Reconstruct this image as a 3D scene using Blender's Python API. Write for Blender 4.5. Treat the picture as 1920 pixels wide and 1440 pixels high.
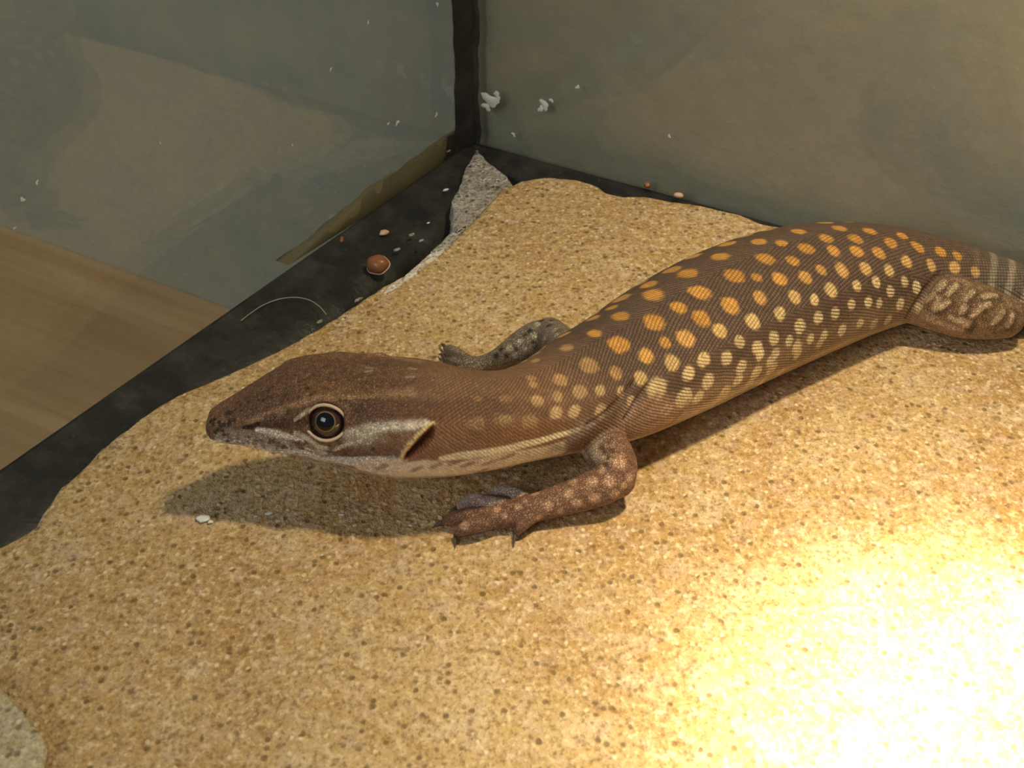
import bpy, bmesh, math, random
import numpy as np
from mathutils import Vector, Matrix
from mathutils.bvhtree import BVHTree
from mathutils.geometry import delaunay_2d_cdt

for _o in list(bpy.data.objects):
    bpy.data.objects.remove(_o)
SC = bpy.context.scene
COL = SC.collection
rng = np.random.default_rng(7)
random.seed(7)
S = 0.01                       # everything is worked out in centimetres, built in metres

# ------------------------------------------------------------------ camera, sky, lamps, exposure
F = 2600.0
TH = math.radians(35.5)
DIST = 24.8
RIGHT = np.array([1.0, 0, 0])
UP = np.array([0, math.sin(TH), math.cos(TH)])
FWD = np.array([0, math.cos(TH), -math.sin(TH)])
CAM = -DIST * FWD

cd = bpy.data.cameras.new('camera')
cd.sensor_width = 36.0
cd.lens = F / 1920 * 36.0
cd.clip_start = 0.005
cd.clip_end = 20
cd.dof.use_dof = True
cd.dof.focus_distance = 0.252
cd.dof.aperture_fstop = 60
cam = bpy.data.objects.new('camera', cd)
COL.objects.link(cam)
cam.location = CAM * S
cam.rotation_euler = (math.pi / 2 - TH, 0, 0)
SC.camera = cam

SC.view_settings.view_transform = 'Standard'
SC.view_settings.look = 'None'
SC.view_settings.exposure = 0.0
SC.view_settings.gamma = 1.0
SC.view_settings.use_curve_mapping = False

w = bpy.data.worlds.new('room_daylight')
SC.world = w
w.use_nodes = True
bg = w.node_tree.nodes['Background']
bg.inputs['Color'].default_value = (0.74, 0.89, 1.0, 1)
bg.inputs['Strength'].default_value = 0.14


def ray(px, py):
    d = RIGHT * ((px - 960) / F) - UP * ((py - 720) / F) + FWD
    return d / np.linalg.norm(d)


def at(px, py, z=0.0):
    d = ray(px, py)
    return CAM + d * ((z - CAM[2]) / d[2])


def proj(P):
    q = np.asarray(P, float) - CAM
    zc = q @ FWD
    return np.stack([960 + F * (q @ RIGHT) / zc, 720 - F * (q @ UP) / zc], -1)


def spot(name, loc, target, energy, angle, blend, radius, color):
    ld = bpy.data.lights.new(name, 'SPOT')
    ld.energy = energy
    ld.spot_size = math.radians(angle)
    ld.spot_blend = blend
    ld.shadow_soft_size = radius * S
    ld.color = color
    o = bpy.data.objects.new(name, ld)
    COL.objects.link(o)
    o.location = Vector(loc) * S
    o.rotation_euler = (Vector(target) - Vector(loc)).to_track_quat('-Z', 'Y').to_euler()
    return o


LAMP = np.array([9.2, -3.0, 27.0])
HOT = at(1900, 1450)
spot('basking_lamp_spill', LAMP, (10.0, -4.6, 0), 2.6, 100, 1.0, 1.1, (1.0, 0.83, 0.51))
spot('basking_lamp_halo', LAMP, HOT + np.array([0.5, 0.4, 0]), 4.0, 38, 1.0, 1.1, (1.0, 0.86, 0.56))
spot('basking_lamp_beam', LAMP, HOT + np.array([0.5, -0.4, 0]), 26, 23, 1.0, 1.1, (1.0, 0.88, 0.60))

# unseen fill light added front left to brighten wall, table and flank
ld = bpy.data.lights.new('room_fill', 'AREA')
ld.shape = 'RECTANGLE'
ld.size, ld.size_y = 0.7, 0.5
ld.energy = 6.6
ld.color = (1.0, 0.97, 0.90)
fill = bpy.data.objects.new('room_fill', ld)
COL.objects.link(fill)
fill.location = (-0.75, -0.95, 0.72)
fill.rotation_euler = (Vector((0.0, 0.12, 0.02)) - fill.location).to_track_quat('-Z', 'Y').to_euler()

# ------------------------------------------------------------------ helpers


def tag(o, label=None, cat=None, group=None, kind=None):
    if label: o['label'] = label
    if cat: o['category'] = cat
    if group: o['group'] = group
    if kind: o['kind'] = kind
    return o


def mesh_obj(name, verts, faces, mat=None, parent=None, smooth=True, scale=S):
    me = bpy.data.meshes.new(name)
    v = np.asarray(verts, float) * scale
    me.from_pydata([tuple(p) for p in v], [], [tuple(f) for f in faces])
    me.update()
    if smooth:
        me.polygons.foreach_set('use_smooth', [True] * len(me.polygons))
    o = bpy.data.objects.new(name, me)
    COL.objects.link(o)
    if mat: me.materials.append(mat)
    if parent: o.parent = parent
    return o


class NT:
    """small node-tree writer"""
    def __init__(self, name):
        self.m = bpy.data.materials.new(name)
        self.m.use_nodes = True
        self.t = self.m.node_tree
        self.b = self.t.nodes['Principled BSDF']
        self.out = self.t.nodes['Material Output']

    def n(self, typ, **kw):
        nd = self.t.nodes.new('ShaderNode' + typ)
        for k, v in kw.items():
            if k.startswith('i_'):
                key = k[2:]
                key = int(key) if key.isdigit() else key.replace('_', ' ')
                self.put(nd.inputs[key], v)
            else:
                setattr(nd, k, v)
        return nd

    def put(self, sock, v):
        if isinstance(v, bpy.types.NodeSocket):
            self.t.links.new(v, sock)
        elif isinstance(v, bpy.types.Node):
            self.t.links.new(v.outputs[0], sock)
        else:
            if isinstance(v, (tuple, list)) and len(v) == 3 and sock.type == 'RGBA':
                v = (*v, 1)
            sock.default_value = v

    def math(self, op, a, b=0.0, c=0.0):
        nd = self.n('Math', operation=op)
        self.put(nd.inputs[0], a); self.put(nd.inputs[1], b); self.put(nd.inputs[2], c)
        return nd.outputs[0]

    def ramp(self, fac, stops, interp='LINEAR'):
        nd = self.n('ValToRGB')
        e = nd.color_ramp.elements
        nd.color_ramp.interpolation = interp
        while len(e) < len(stops): e.new(0.5)
        for el, (p, c) in zip(e, stops):
            el.position = p
            el.color = (*c, 1) if isinstance(c, (tuple, list)) else (c, c, c, 1)
        self.put(nd.inputs[0], fac)
        return nd.outputs[0]

    def mix(self, fac, a, b, mode='MIX'):
        nd = self.n('Mix', data_type='RGBA', blend_type=mode)
        self.put(nd.inputs[0], fac); self.put(nd.inputs[6], a); self.put(nd.inputs[7], b)
        return nd.outputs[2]

    def noise(self, scale, detail=3, rough=0.55, vec=None, dist=0.0):
        nd = self.n('TexNoise')
        nd.inputs['Scale'].default_value = scale
        nd.inputs['Detail'].default_value = detail
        nd.inputs['Roughness'].default_value = rough
        nd.inputs['Distortion'].default_value = dist
        self.put(nd.inputs['Vector'], vec if vec is not None else self.cm())
        return nd.outputs[0]

    def cm(self, stretch=(1, 1, 1), rot=(0, 0, 0)):
        """object coordinates in centimetres"""
        tc = self.n('TexCoord')
        mp = self.n('Mapping')
        mp.inputs['Scale'].default_value = [100 * s for s in stretch]
        mp.inputs['Rotation'].default_value = rot
        self.put(mp.inputs[0], tc.outputs['Object'])
        return mp.outputs[0]

    def bump(self, h, dist, strength=1.0):
        nd = self.n('Bump')
        nd.inputs['Distance'].default_value = dist * S
        nd.inputs['Strength'].default_value = strength
        self.put(nd.inputs['Height'], h)
        return nd.outputs[0]

    def set(self, **kw):
        for k, v in kw.items():
            self.put(self.b.inputs[k.replace('_', ' ')], v)
        return self.m


def srgb(r, g, b):
    f = lambda c: (c / 255 / 12.92) if c / 255 <= .04045 else ((c / 255 + .055) / 1.055) ** 2.4
    return (f(r), f(g), f(b))


# ------------------------------------------------------------------ materials
def mat_sandstone(name, tan, rust, pale, strength=1.0):
    m = NT(name)
    big = m.noise(0.16, 4, .6)
    mid = m.noise(0.75, 5, .65, dist=.4)
    grain = m.noise(6.5, 3, .68, vec=m.cm((1.0, .8, 1)), dist=.25)
    fine = m.noise(15.0, 2, .6, vec=m.cm((1.0, .75, 1)))
    c = m.mix(m.ramp(big, [(.42, 0.0), (.62, 1.0)]), tan, rust)
    c = m.mix(m.ramp(mid, [(.50, 0.0), (.72, .75)]), c, pale)
    c = m.mix(m.ramp(mid, [(.26, .6), (.42, 0.0)]), c, rust)
    hue = m.noise(2.6, 4, .65)
    c = m.mix(m.ramp(hue, [(.50, 0.0), (.66, .55)]), c, (pale[0] * .92, pale[1] * .86, pale[2] * 1.05))
    c = m.mix(m.ramp(hue, [(.34, .5), (.48, 0.0)]), c, (tan[0] * .86, tan[1] * .80, tan[2] * .55))
    c = m.mix(m.ramp(grain, [(.53, 0.0), (.68, .75)]), c, tuple(min(1, x * 1.3) for x in pale))
    c = m.mix(m.ramp(grain, [(.30, .75), (.45, 0.0)]), c, tuple(x * .45 for x in rust))
    c = m.mix(m.ramp(fine, [(.32, .7), (.47, 0.0)]), c, tuple(x * .55 for x in rust))
    c = m.mix(m.ramp(fine, [(.58, 0.0), (.70, .6)]), c, tuple(min(1, x * 1.3) for x in pale))
    # single grains: bright quartz and dark pits
    vg = m.n('TexVoronoi', feature='F1'); vg.inputs['Scale'].default_value = 9.0
    m.put(vg.inputs['Vector'], m.cm((1.0, .85, 1)))
    sg = m.n('SeparateColor'); m.put(sg.inputs[0], vg.outputs['Color'])
    near = m.ramp(vg.outputs['Distance'], [(.22, 1.0), (.48, 0.0)])
    brt = m.math('MULTIPLY', near, m.math('GREATER_THAN', sg.outputs[0], .86))
    drk = m.math('MULTIPLY', near, m.math('LESS_THAN', sg.outputs[0], .13))
    c = m.mix(m.math('MULTIPLY', brt, .75), c, tuple(min(1, x * 1.42) for x in pale))
    c = m.mix(m.math('MULTIPLY', drk, .8), c, tuple(x * .40 for x in rust))
    h = m.math('ADD', m.math('MULTIPLY', grain, 1.0), m.math('MULTIPLY', fine, .35))
    h = m.math('ADD', h, m.math('MULTIPLY', m.math('SUBTRACT', brt, drk), .30))
    h = m.math('ADD', h, m.math('MULTIPLY', mid, 1.5))
    m.set(Base_Color=c, Roughness=.82, Normal=m.bump(h, .075 * strength, 1.0))
    m.b.inputs['Specular IOR Level'].default_value = .35
    return m.m


M_STONE = mat_sandstone('sandstone', (.56, .385, .18), (.43, .25, .095), (.62, .48, .30))
M_PALE = mat_sandstone('pale_sandstone', (.50, .41, .24), (.42, .34, .18), (.58, .52, .38), .8)
M_MORTAR = mat_sandstone('grey_mortar', (.43, .39, .35), (.22, .19, .165), (.60, .56, .52), 2.2)
M_FLAKE = mat_sandstone('stone_flake', (.68, .61, .50), (.52, .44, .33), (.82, .77, .69), 1.2)


def mat_black(name, base, rough, dust=0.5):
    m = NT(name)
    n1 = m.noise(1.1, 5, .65)
    n2 = m.noise(6.0, 4, .7)
    c = m.mix(m.ramp(n1, [(.45, 0.0), (.75, dust)]), base, (.055, .052, .046))
    c = m.mix(m.ramp(n2, [(.62, 0.0), (.78, dust)]), c, (.11, .10, .085))
    m.set(Base_Color=c, Roughness=m.ramp(n1, [(.3, rough), (.7, min(1, rough + .25))]),
          Normal=m.bump(m.noise(2.5, 4, .6), .06, .6))
    return m.m


M_SEAL = mat_black('black_silicone', (.016, .0155, .015), .30, .75)
M_SEAL_DUSTY = mat_black('dusty_silicone', (.018, .016, .014), .45, .8)
M_BASE = mat_black('black_plastic', (.012, .012, .013), .5, .35)


def mat_glass(name, tint, ior, dirt):
    m = NT(name)
    t = m.t
    fr = m.n('Fresnel')
    bk = m.n('NewGeometry').outputs['Backfacing']      # thin pane: the same reflectance on both faces
    m.put(fr.inputs['IOR'], m.math('MULTIPLY_ADD', bk, 1 / ior - ior, ior))
    tr = m.n('BsdfTransparent'); tr.inputs[0].default_value = (*tint, 1)
    gl = m.n('BsdfGlossy'); gl.inputs['Roughness'].default_value = .025
    gl.inputs['Color'].default_value = (1, 1, 1, 1)
    mx = m.n('MixShader')
    t.links.new(fr.outputs[0], mx.inputs[0]); t.links.new(tr.outputs[0], mx.inputs[1]); t.links.new(gl.outputs[0], mx.inputs[2])
    df = m.n('BsdfDiffuse'); df.inputs[0].default_value = (.30, .30, .27, 1)
    mx2 = m.n('MixShader')
    d = m.ramp(m.noise(.55, 5, .6, dist=.6), [(.40, dirt * .35), (.75, dirt)])
    m.put(mx2.inputs[0], d)
    t.links.new(mx.outputs[0], mx2.inputs[1]); t.links.new(df.outputs[0], mx2.inputs[2])
    t.links.new(mx2.outputs[0], m.out.inputs[0])
    return m.m


M_GLASS_L = mat_glass('clear_glass', (.86, .905, .89), 1.52, .05)
M_GLASS_R = mat_glass('hazy_glass', (.96, .965, .94), 1.45, .10)

m = NT('wall_paint')
wn = m.noise(.5, 5, .62, dist=.8)
wc = m.mix(m.ramp(wn, [(.35, 0.0), (.65, 1.0)]), (.335, .34, .30), (.40, .37, .295))
wc = m.mix(m.ramp(m.noise(1.6, 4, .7), [(.50, 0.0), (.75, .35)]), wc, (.30, .285, .205))
m.set(Base_Color=wc, Roughness=.8, Normal=m.bump(m.noise(1.4, 5, .6), .12, .5))
M_WALL = m.m


def mat_wood(ang):
    m = NT('table_wood')
    v = m.cm((.045, 1.0, 1.0))
    g = m.noise(2.2, 6, .62, vec=v, dist=.6)
    g2 = m.noise(.5, 3, .5, vec=v)
    c = m.mix(m.ramp(g, [(.32, 0.0), (.66, 1.0)]), (.64, .35, .165), (.82, .51, .28))
    c = m.mix(m.ramp(g2, [(.35, .5), (.6, 0.0)]), c, (.50, .26, .12))
    m.set(Base_Color=c, Roughness=.5, Normal=m.bump(g, .02, .4))
    return m.m


M_WOOD = mat_wood(0)

m = NT('seed_husk_brown')
m.set(Base_Color=m.mix(m.noise(4, 3), (.16, .055, .02), (.36, .15, .06)), Roughness=.35)
M_HUSK = m.m
m = NT('husk_rim'); m.set(Base_Color=(.62, .42, .28), Roughness=.5); M_RIM = m.m
m = NT('white_limescale'); m.set(Base_Color=m.mix(m.noise(6, 4), (.55, .57, .55), (.85, .86, .84)), Roughness=.6); M_WHITE = m.m
m = NT('hair'); m.set(Base_Color=(.35, .31, .26), Roughness=.4); M_HAIR = m.m

# ------------------------------------------------------------------ terrarium shell
ZR = -0.30                         # level of the black seal on which the panes stand
ZFL = -1.3
corner = at(884, 268, ZR)
pl = at(0, 884, ZR)
pr = at(1500, 430, ZR)
dl = (pl - corner); dl /= np.linalg.norm(dl)       # along the left pane, towards the camera
dr = (pr - corner); dr /= np.linalg.norm(dr)
dr = np.array([-dl[1], dl[0], 0]) * (1 if np.dot(np.array([-dl[1], dl[0], 0]), dr) > 0 else -1)  # square corner
nl = -dr                                          # outward of the left pane
nr = -dl                                          # outward of the right pane
Z = np.array([0, 0, 1.0])


def obox(name, o, ax, lx, ay, ly, z0, z1, mat, parent=None, bev=0.0):
    """box from origin o: lx along ax, ly along ay, z0..z1"""
    bm = bmesh.new()
    vs = []
    for zz in (z0, z1):
        for (i, j) in ((0, 0), (1, 0), (1, 1), (0, 1)):
            p = np.array([o[0], o[1], 0]) + ax * lx[i] + ay * ly[j] + Z * zz
            vs.append(bm.verts.new(p * S))
    for f in ((0, 1, 2, 3), (4, 5, 6, 7), (0, 1, 5, 4), (1, 2, 6, 5), (2, 3, 7, 6), (3, 0, 4, 7)):
        bm.faces.new([vs[i] for i in f])
    bmesh.ops.recalc_face_normals(bm, faces=bm.faces)
    if bev:
        bmesh.ops.bevel(bm, geom=bm.edges[:], offset=bev * S, segments=3, affect='EDGES', profile=.5)
    me = bpy.data.meshes.new(name)
    bm.to_mesh(me); bm.free()
    me.polygons.foreach_set('use_smooth', [True] * len(me.polygons)) if bev else None
    ob = bpy.data.objects.new(name, me)
    COL.objects.link(ob)
    me.materials.append(mat)
    if parent: ob.parent = parent
    return ob


# wall of the room, close behind the tank
WOFF = .37
wall_o = corner + nr * WOFF
wall = obox('wall_back', wall_o, dr, (-60, 60), nr, (0, 2), -40, 60, M_WALL)
tag(wall, 'grey green painted wall behind the glass tank', kind='structure')
# level of the table: where the ray through its far edge meets the wall
d = ray(220, 502)
tt = np.dot(wall_o - CAM, nr) / np.dot(d, nr)
ZT = float((CAM + d * tt)[2])
print('table level', ZT)

# table top outside the tank (its grain runs along the wall)
tb = bpy.data.objects.new('wooden_table', None)
COL.objects.link(tb)
tb.location = Vector((corner[0], corner[1], ZT)) * S
tag(tb, 'brown wood-grained table top seen through the left pane', 'table')


def local_plank(name, lx, ly, z0, z1):
    """a board in the table's own axes, x along the grain"""
    v = [(x, y, z) for z in (z0, z1) for (x, y) in ((lx[0], ly[0]), (lx[1], ly[0]), (lx[1], ly[1]), (lx[0], ly[1]))]
    f = [(0, 3, 2, 1), (4, 5, 6, 7), (0, 1, 5, 4), (1, 2, 6, 5), (2, 3, 7, 6), (3, 0, 4, 7)]
    o = mesh_obj(name, v, f, M_WOOD, tb, smooth=False)
    return o


tb.rotation_euler = (0, 0, math.atan2(dr[1], dr[0]))
local_plank('tabletop', (-60, 45), (-45, WOFF - .02), -2.4, 0)

# the tank: black base, seals, two panes
base = obox('trim_1', corner, dr, (-.55, 40), dl, (-.34, 34), ZT + .01, ZFL - .6, M_BASE, bev=.08)
tag(base, 'black plastic base of the tank', kind='structure')
flo = obox('floor', corner, dr, (-.1, 40), dl, (-.1, 34), ZFL - .6, ZFL, M_SEAL_DUSTY)
tag(flo, 'dusty black floor of the tank', kind='structure')

pane_l = obox('window_1', corner, dl, (-.2, 34), nl, (0, .32), ZFL, 22, M_GLASS_L)
tag(pane_l, 'clear left glass pane with faint reflections', kind='structure')
pane_r = obox('window_2', corner, dr, (-.1, 40), nr, (0, .32), ZFL, 22, M_GLASS_R)
tag(pane_r, 'hazy right glass pane in front of the wall', kind='structure')


def sweep_profile(name, o, ax, l0, l1, prof_xy, side, mat, n=160, amp=.05, kind_label=None, base_z=0.0):
    """a bead with a lumpy profile swept along ax; prof is (towards side, z)"""
    verts, faces = [], []
    k = len(prof_xy)
    ph = rng.uniform(0, 6.28, (k, 4))
    for i in range(n + 1):
        t = l0 + (l1 - l0) * i / n
        for j, (a, zz) in enumerate(prof_xy):
            wob = amp * (math.sin(t * 1.3 + ph[j, 0]) + .6 * math.sin(t * 3.1 + ph[j, 1]) + .4 * math.sin(t * 7.7 + ph[j, 2])) * (0 if j in (0, k - 1) else 1)
            p = np.array([o[0], o[1], 0]) + ax * t + side * (a + wob * .6) + Z * (zz + wob * .5 + base_z)
            verts.append(p)
    for i in range(n):
        for j in range(k - 1):
            a = i * k + j
            faces.append((a, a + 1, a + k + 1, a + k))
    ob = mesh_obj(name, verts, faces, mat)
    return ob


# bottom seal beads: a raised lip along each pane and a wide shoulder falling to the floor
prof = [(.0, ZFL), (.0, ZR + .02), (.10, ZR + .03), (.32, ZR - .06), (.62, ZR - .12), (.95, ZR - .14), (1.35, ZR - .20), (1.7, ZR - .5), (1.8, ZFL)]
s1 = sweep_profile('trim_2', corner, dl, .0, 34, prof, -nl, M_SEAL, n=200, amp=.035)
tag(s1, 'black silicone seal along the foot of the left pane', kind='structure')
prof2 = [(.0, ZFL), (.0, ZR + .02), (.12, ZR + .02), (.28, ZR - .05), (.5, ZR - .12), (.7, ZR - .25), (.8, ZFL)]
s2 = sweep_profile('trim_3', corner, dr, .0, 40, prof2, dl, M_SEAL, n=200, amp=.03)
tag(s2, 'black silicone seal along the foot of the right pane', kind='structure')

# upright seal in the corner: two lumpy strips, one on each pane
for nm, ax, sd, wd, mt in (('trim_4', dl, -nl, .70, M_SEAL), ('trim_5', dr, dl, .26, M_SEAL_DUSTY)):
    vs, fs = [], []
    n, k = 150, 6
    phs = rng.uniform(0, 6.28, (k, 3))
    for i in range(n + 1):
        zz = ZR - .05 + 22 * i / n
        for j in range(k):
            u = j / (k - 1)
            wob = .025 * (math.sin(zz * 1.9 + phs[j, 0]) + .7 * math.sin(zz * 5.3 + phs[j, 1]) + .5 * math.sin(zz * 11 + phs[j, 2]))
            hgt = .16 * (1 - u) ** 1.6 + .015 + (wob * .4 if j < k - 1 else 0)
            vs.append(corner * np.array([1, 1, 0]) + ax * (u * wd + (wob if j == k - 1 else 0)) + sd * max(hgt, .006) + Z * zz)
    for i in range(n):
        for j in range(k - 1):
            a = i * k + j
            fs.append((a, a + 1, a + k + 1, a + k))
    o = mesh_obj(nm, vs, fs, mt)
    tag(o, 'upright black silicone seal in the glass corner', kind='structure')

# added olive strip imitating a reflection in the left pane, strongest towards the corner
m = NT('olive_strip')
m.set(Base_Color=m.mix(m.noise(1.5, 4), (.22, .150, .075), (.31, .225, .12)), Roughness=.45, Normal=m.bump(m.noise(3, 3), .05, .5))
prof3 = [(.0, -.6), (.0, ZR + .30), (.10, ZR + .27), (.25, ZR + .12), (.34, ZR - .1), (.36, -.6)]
s3 = sweep_profile('glass_line_strip', corner + nl * .33, dl, .1, 6.6, prof3, nl, m.m, n=90, amp=.035)
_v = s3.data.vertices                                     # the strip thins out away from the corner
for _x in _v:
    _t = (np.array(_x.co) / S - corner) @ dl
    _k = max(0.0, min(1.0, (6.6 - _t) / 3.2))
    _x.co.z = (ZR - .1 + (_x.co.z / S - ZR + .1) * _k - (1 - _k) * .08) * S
tag(s3, 'olive strip added outside the left pane to imitate a reflected line', kind='structure')

# ------------------------------------------------------------------ rock pieces


def vnoise(p, seed=0):
    """cheap smooth noise, p (n,2) in cm"""
    r = np.random.default_rng(seed)
    out = np.zeros(len(p))
    for f, a in ((.25, 1.0), (.6, .6), (1.3, .35), (2.9, .2), (6.1, .12)):
        for _ in range(3):
            th = r.uniform(0, 6.28); ph = r.uniform(0, 6.28)
            out += a * np.sin(f * 2 * (p[:, 0] * math.cos(th) + p[:, 1] * math.sin(th)) * 1.6 + ph) / 3
    return out


def densify(poly, step):
    out = []
    n = len(poly)
    for i in range(n):
        a, b = poly[i], poly[(i + 1) % n]
        L = np.linalg.norm(b - a)
        k = max(1, int(L / step))
        for j in range(k): out.append(a + (b - a) * j / k)
    return np.array(out)


def normals2d(poly):
    t = np.roll(poly, -1, 0) - np.roll(poly, 1, 0)
    t /= np.linalg.norm(t, axis=1)[:, None] + 1e-9
    n = np.stack([t[:, 1], -t[:, 0]], 1)
    area = np.sum(poly[:, 0] * np.roll(poly[:, 1], -1) - np.roll(poly[:, 0], -1) * poly[:, 1])
    return n if area > 0 else -n


def inside(poly, p):
    x, y = p[:, 0], p[:, 1]
    r = np.zeros(len(p), bool)
    n = len(poly)
    for i in range(n):
        x1, y1 = poly[i]; x2, y2 = poly[(i + 1) % n]
        c = (y1 > y) != (y2 > y)
        with np.errstate(divide='ignore', invalid='ignore'):
            r ^= c & (x < (x2 - x1) * (y - y1) / (y2 - y1) + x1)
    return r


def rock(name, outline, ztop, zbot, mat, step=.12, grid=.35, rag=.05, und=.03, bevel=.12, seed=1):
    """a flat broken stone: ragged outline, rounded arris, layered sides, gently uneven top"""
    poly = densify(np.asarray(outline, float)[:, :2], step)
    nrm = normals2d(poly)
    poly = poly + nrm * (vnoise(poly * 1.3, seed) * rag)[:, None]
    nrm = normals2d(poly)
    th = ztop - zbot
    rings = [(-bevel, 0.0), (-bevel * .45, -.12 * bevel), (-bevel * .1, -.45 * bevel), (0, -bevel)]
    rings += [(.04 * th, -.35 * th), (-.02 * th, -.6 * th), (.03 * th, -.85 * th), (-.05 * th, -th)]
    inner = poly + nrm * rings[0][0]
    lo, hi = inner.min(0), inner.max(0)
    gx, gy = np.meshgrid(np.arange(lo[0], hi[0], grid), np.arange(lo[1], hi[1], grid))
    gp = np.stack([gx.ravel(), gy.ravel()], 1)
    gp += rng.uniform(-.3, .3, gp.shape) * grid
    shr = poly + nrm * (rings[0][0] - grid * .4)
    gp = gp[inside(shr, gp)]
    n = len(inner)
    pts = [Vector(p) for p in inner] + [Vector(p) for p in gp]
    res = delaunay_2d_cdt(pts, [], [list(range(n))], 1, 1e-6)
    v2 = np.array([tuple(v) for v in res[0]])
    tf = [tuple(f) for f in res[2]]
    und_z = und * vnoise(v2 * .8, seed + 3)
    verts = [(p[0], p[1], ztop + z) for p, z in zip(v2, und_z)]
    # outline vertices as they came out
    orig = {}
    for i, src in enumerate(res[3]):
        for s_ in src: orig.setdefault(s_, i)
    loop = [orig[i] for i in range(n)]
    faces = list(tf)
    prev = loop
    zj = und_z[loop]
    for ri, (off, dz) in enumerate(rings[1:]):
        fade = 1.0 if ri < 3 else .3
        jit = vnoise(poly * 2.2 + ri * 7, seed + 5 + ri) * rag * (.25 if ri < 3 else .6)
        q = poly + nrm * (off + jit)[:, None]
        cur = []
        for i in range(n):
            cur.append(len(verts))
            verts.append((q[i, 0], q[i, 1], ztop + dz + zj[i] * fade))
        for i in range(n):
            j = (i + 1) % n
            faces.append((prev[i], cur[i], cur[j], prev[j]))
        prev = cur
    faces.append(tuple(reversed(prev)))
    o = mesh_obj(name, verts, faces, mat)
    bm = bmesh.new(); bm.from_mesh(o.data)
    bmesh.ops.recalc_face_normals(bm, faces=bm.faces)
    bm.to_mesh(o.data); bm.free()
    return o


edge = [(0, 1012), (35, 998), (62, 980), (92, 938), (112, 912), (150, 885), (190, 842), (240, 802), (286, 770), (330, 745),
        (380, 722), (430, 700), (475, 677), (520, 655), (560, 632), (600, 611), (650, 578), (700, 545), (735, 525),
        (790, 498), (830, 466), (868, 424), (905, 388), (940, 352), (975, 338), (1030, 333), (1080, 337), (1112, 348), (1135, 362),
        (1170, 369), (1210, 369), (1270, 377), (1340, 389), (1390, 401), (1425, 418), (1480, 428), (1600, 455), (1760, 500), (2000, 560)]
out = [at(x, y) for x, y in edge]
out = [np.array([-15.0, -11.0, 0]), np.array([-11.0, -6.6, 0])] + out
far = out[-1]
out += [far + np.array([7.0, -3, 0]), np.array([22.0, -9.0, 0]), np.array([16.0, -14.0, 0]), np.array([2.0, -14.5, 0]), np.array([-9.0, -14.0, 0])]
slab = rock('stone_slab', out, 0.0, ZFL + .02, M_STONE, rag=.07, und=.035, bevel=.10, seed=4)
tag(slab, 'large flat tan sandstone slab the lizard lies on', 'stone')

o2 = [at(x, y, .26) for x, y in [(-140, 1250), (-40, 1268), (0, 1291), (18, 1310), (40, 1334), (58, 1356), (74, 1378), (84, 1402), (80, 1432), (76, 1470), (40, 1530), (-150, 1540)]]
pale = rock('flat_stone', o2, .26, .05, M_PALE, step=.08, grid=.25, rag=.03, und=.02, bevel=.05, seed=9)
tag(pale, 'pale grey-beige flat stone lying in the bottom left corner', 'stone')

mo = [at(x, y, -.03) for x, y in [(893, 274), (906, 286), (920, 302), (938, 318), (952, 334), (962, 350), (932, 364), (902, 392), (876, 424), (862, 438), (850, 420),
                                  (852, 396), (851, 376), (862, 352), (872, 325), (882, 298)]]
mort = rock('mortar_chunk', mo, -.03, -1.2, M_MORTAR, step=.07, grid=.12, rag=.06, und=.10, bevel=.06, seed=12)
tag(mort, 'rough grey mortar wedge in the corner between glass and slab', 'mortar')
for i, (pp, lab, mt) in enumerate([
        ([(861, 440), (872, 428), (850, 452), (842, 464), (822, 472), (806, 474), (826, 456), (845, 436)], 'greyish stone flake between the mortar wedge and the slab', M_MORTAR),
        ([(836, 460), (833, 472), (806, 492), (786, 508), (766, 522), (750, 528), (756, 516), (778, 498), (800, 478), (820, 464)], 'long cream-white stone flake on the slab edge', M_FLAKE),
        ([(752, 520), (758, 530), (744, 540), (726, 548), (716, 550), (730, 534), (742, 526)], 'smallest white stone chip at the end of the long flake', M_FLAKE)]):
    f = rock('stone_flake', [at(x, y, .05) for x, y in pp], .05, -.25, mt, step=.05, grid=.1, rag=.025, und=.03, bevel=.03, seed=20 + i)
    tag(f, lab, 'stone', 'stone flakes along the slab edge')

# ------------------------------------------------------------------ the monitor lizard
def catmull(x, pts, xs):
    """monotone-ish cubic through rows of pts at parameters x"""
    pts = np.asarray(pts, float)
    m_ = np.zeros_like(pts)
    d = np.diff(pts, axis=0) / np.diff(x)[:, None]
    m_[1:-1] = (d[1:] + d[:-1]) / 2
    m_[0], m_[-1] = d[0], d[-1]
    for k in range(len(d)):
        pass
    i = np.clip(np.searchsorted(x, xs, side='right') - 1, 0, len(x) - 2)
    h = (x[i + 1] - x[i])
    t = ((xs - x[i]) / h)[:, None]
    h = h[:, None]
    return ((2 * t**3 - 3 * t**2 + 1) * pts[i] + (t**3 - 2 * t**2 + t) * h * m_[i]
            + (-2 * t**3 + 3 * t**2) * pts[i + 1] + (t**3 - t**2) * h * m_[i + 1])


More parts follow.
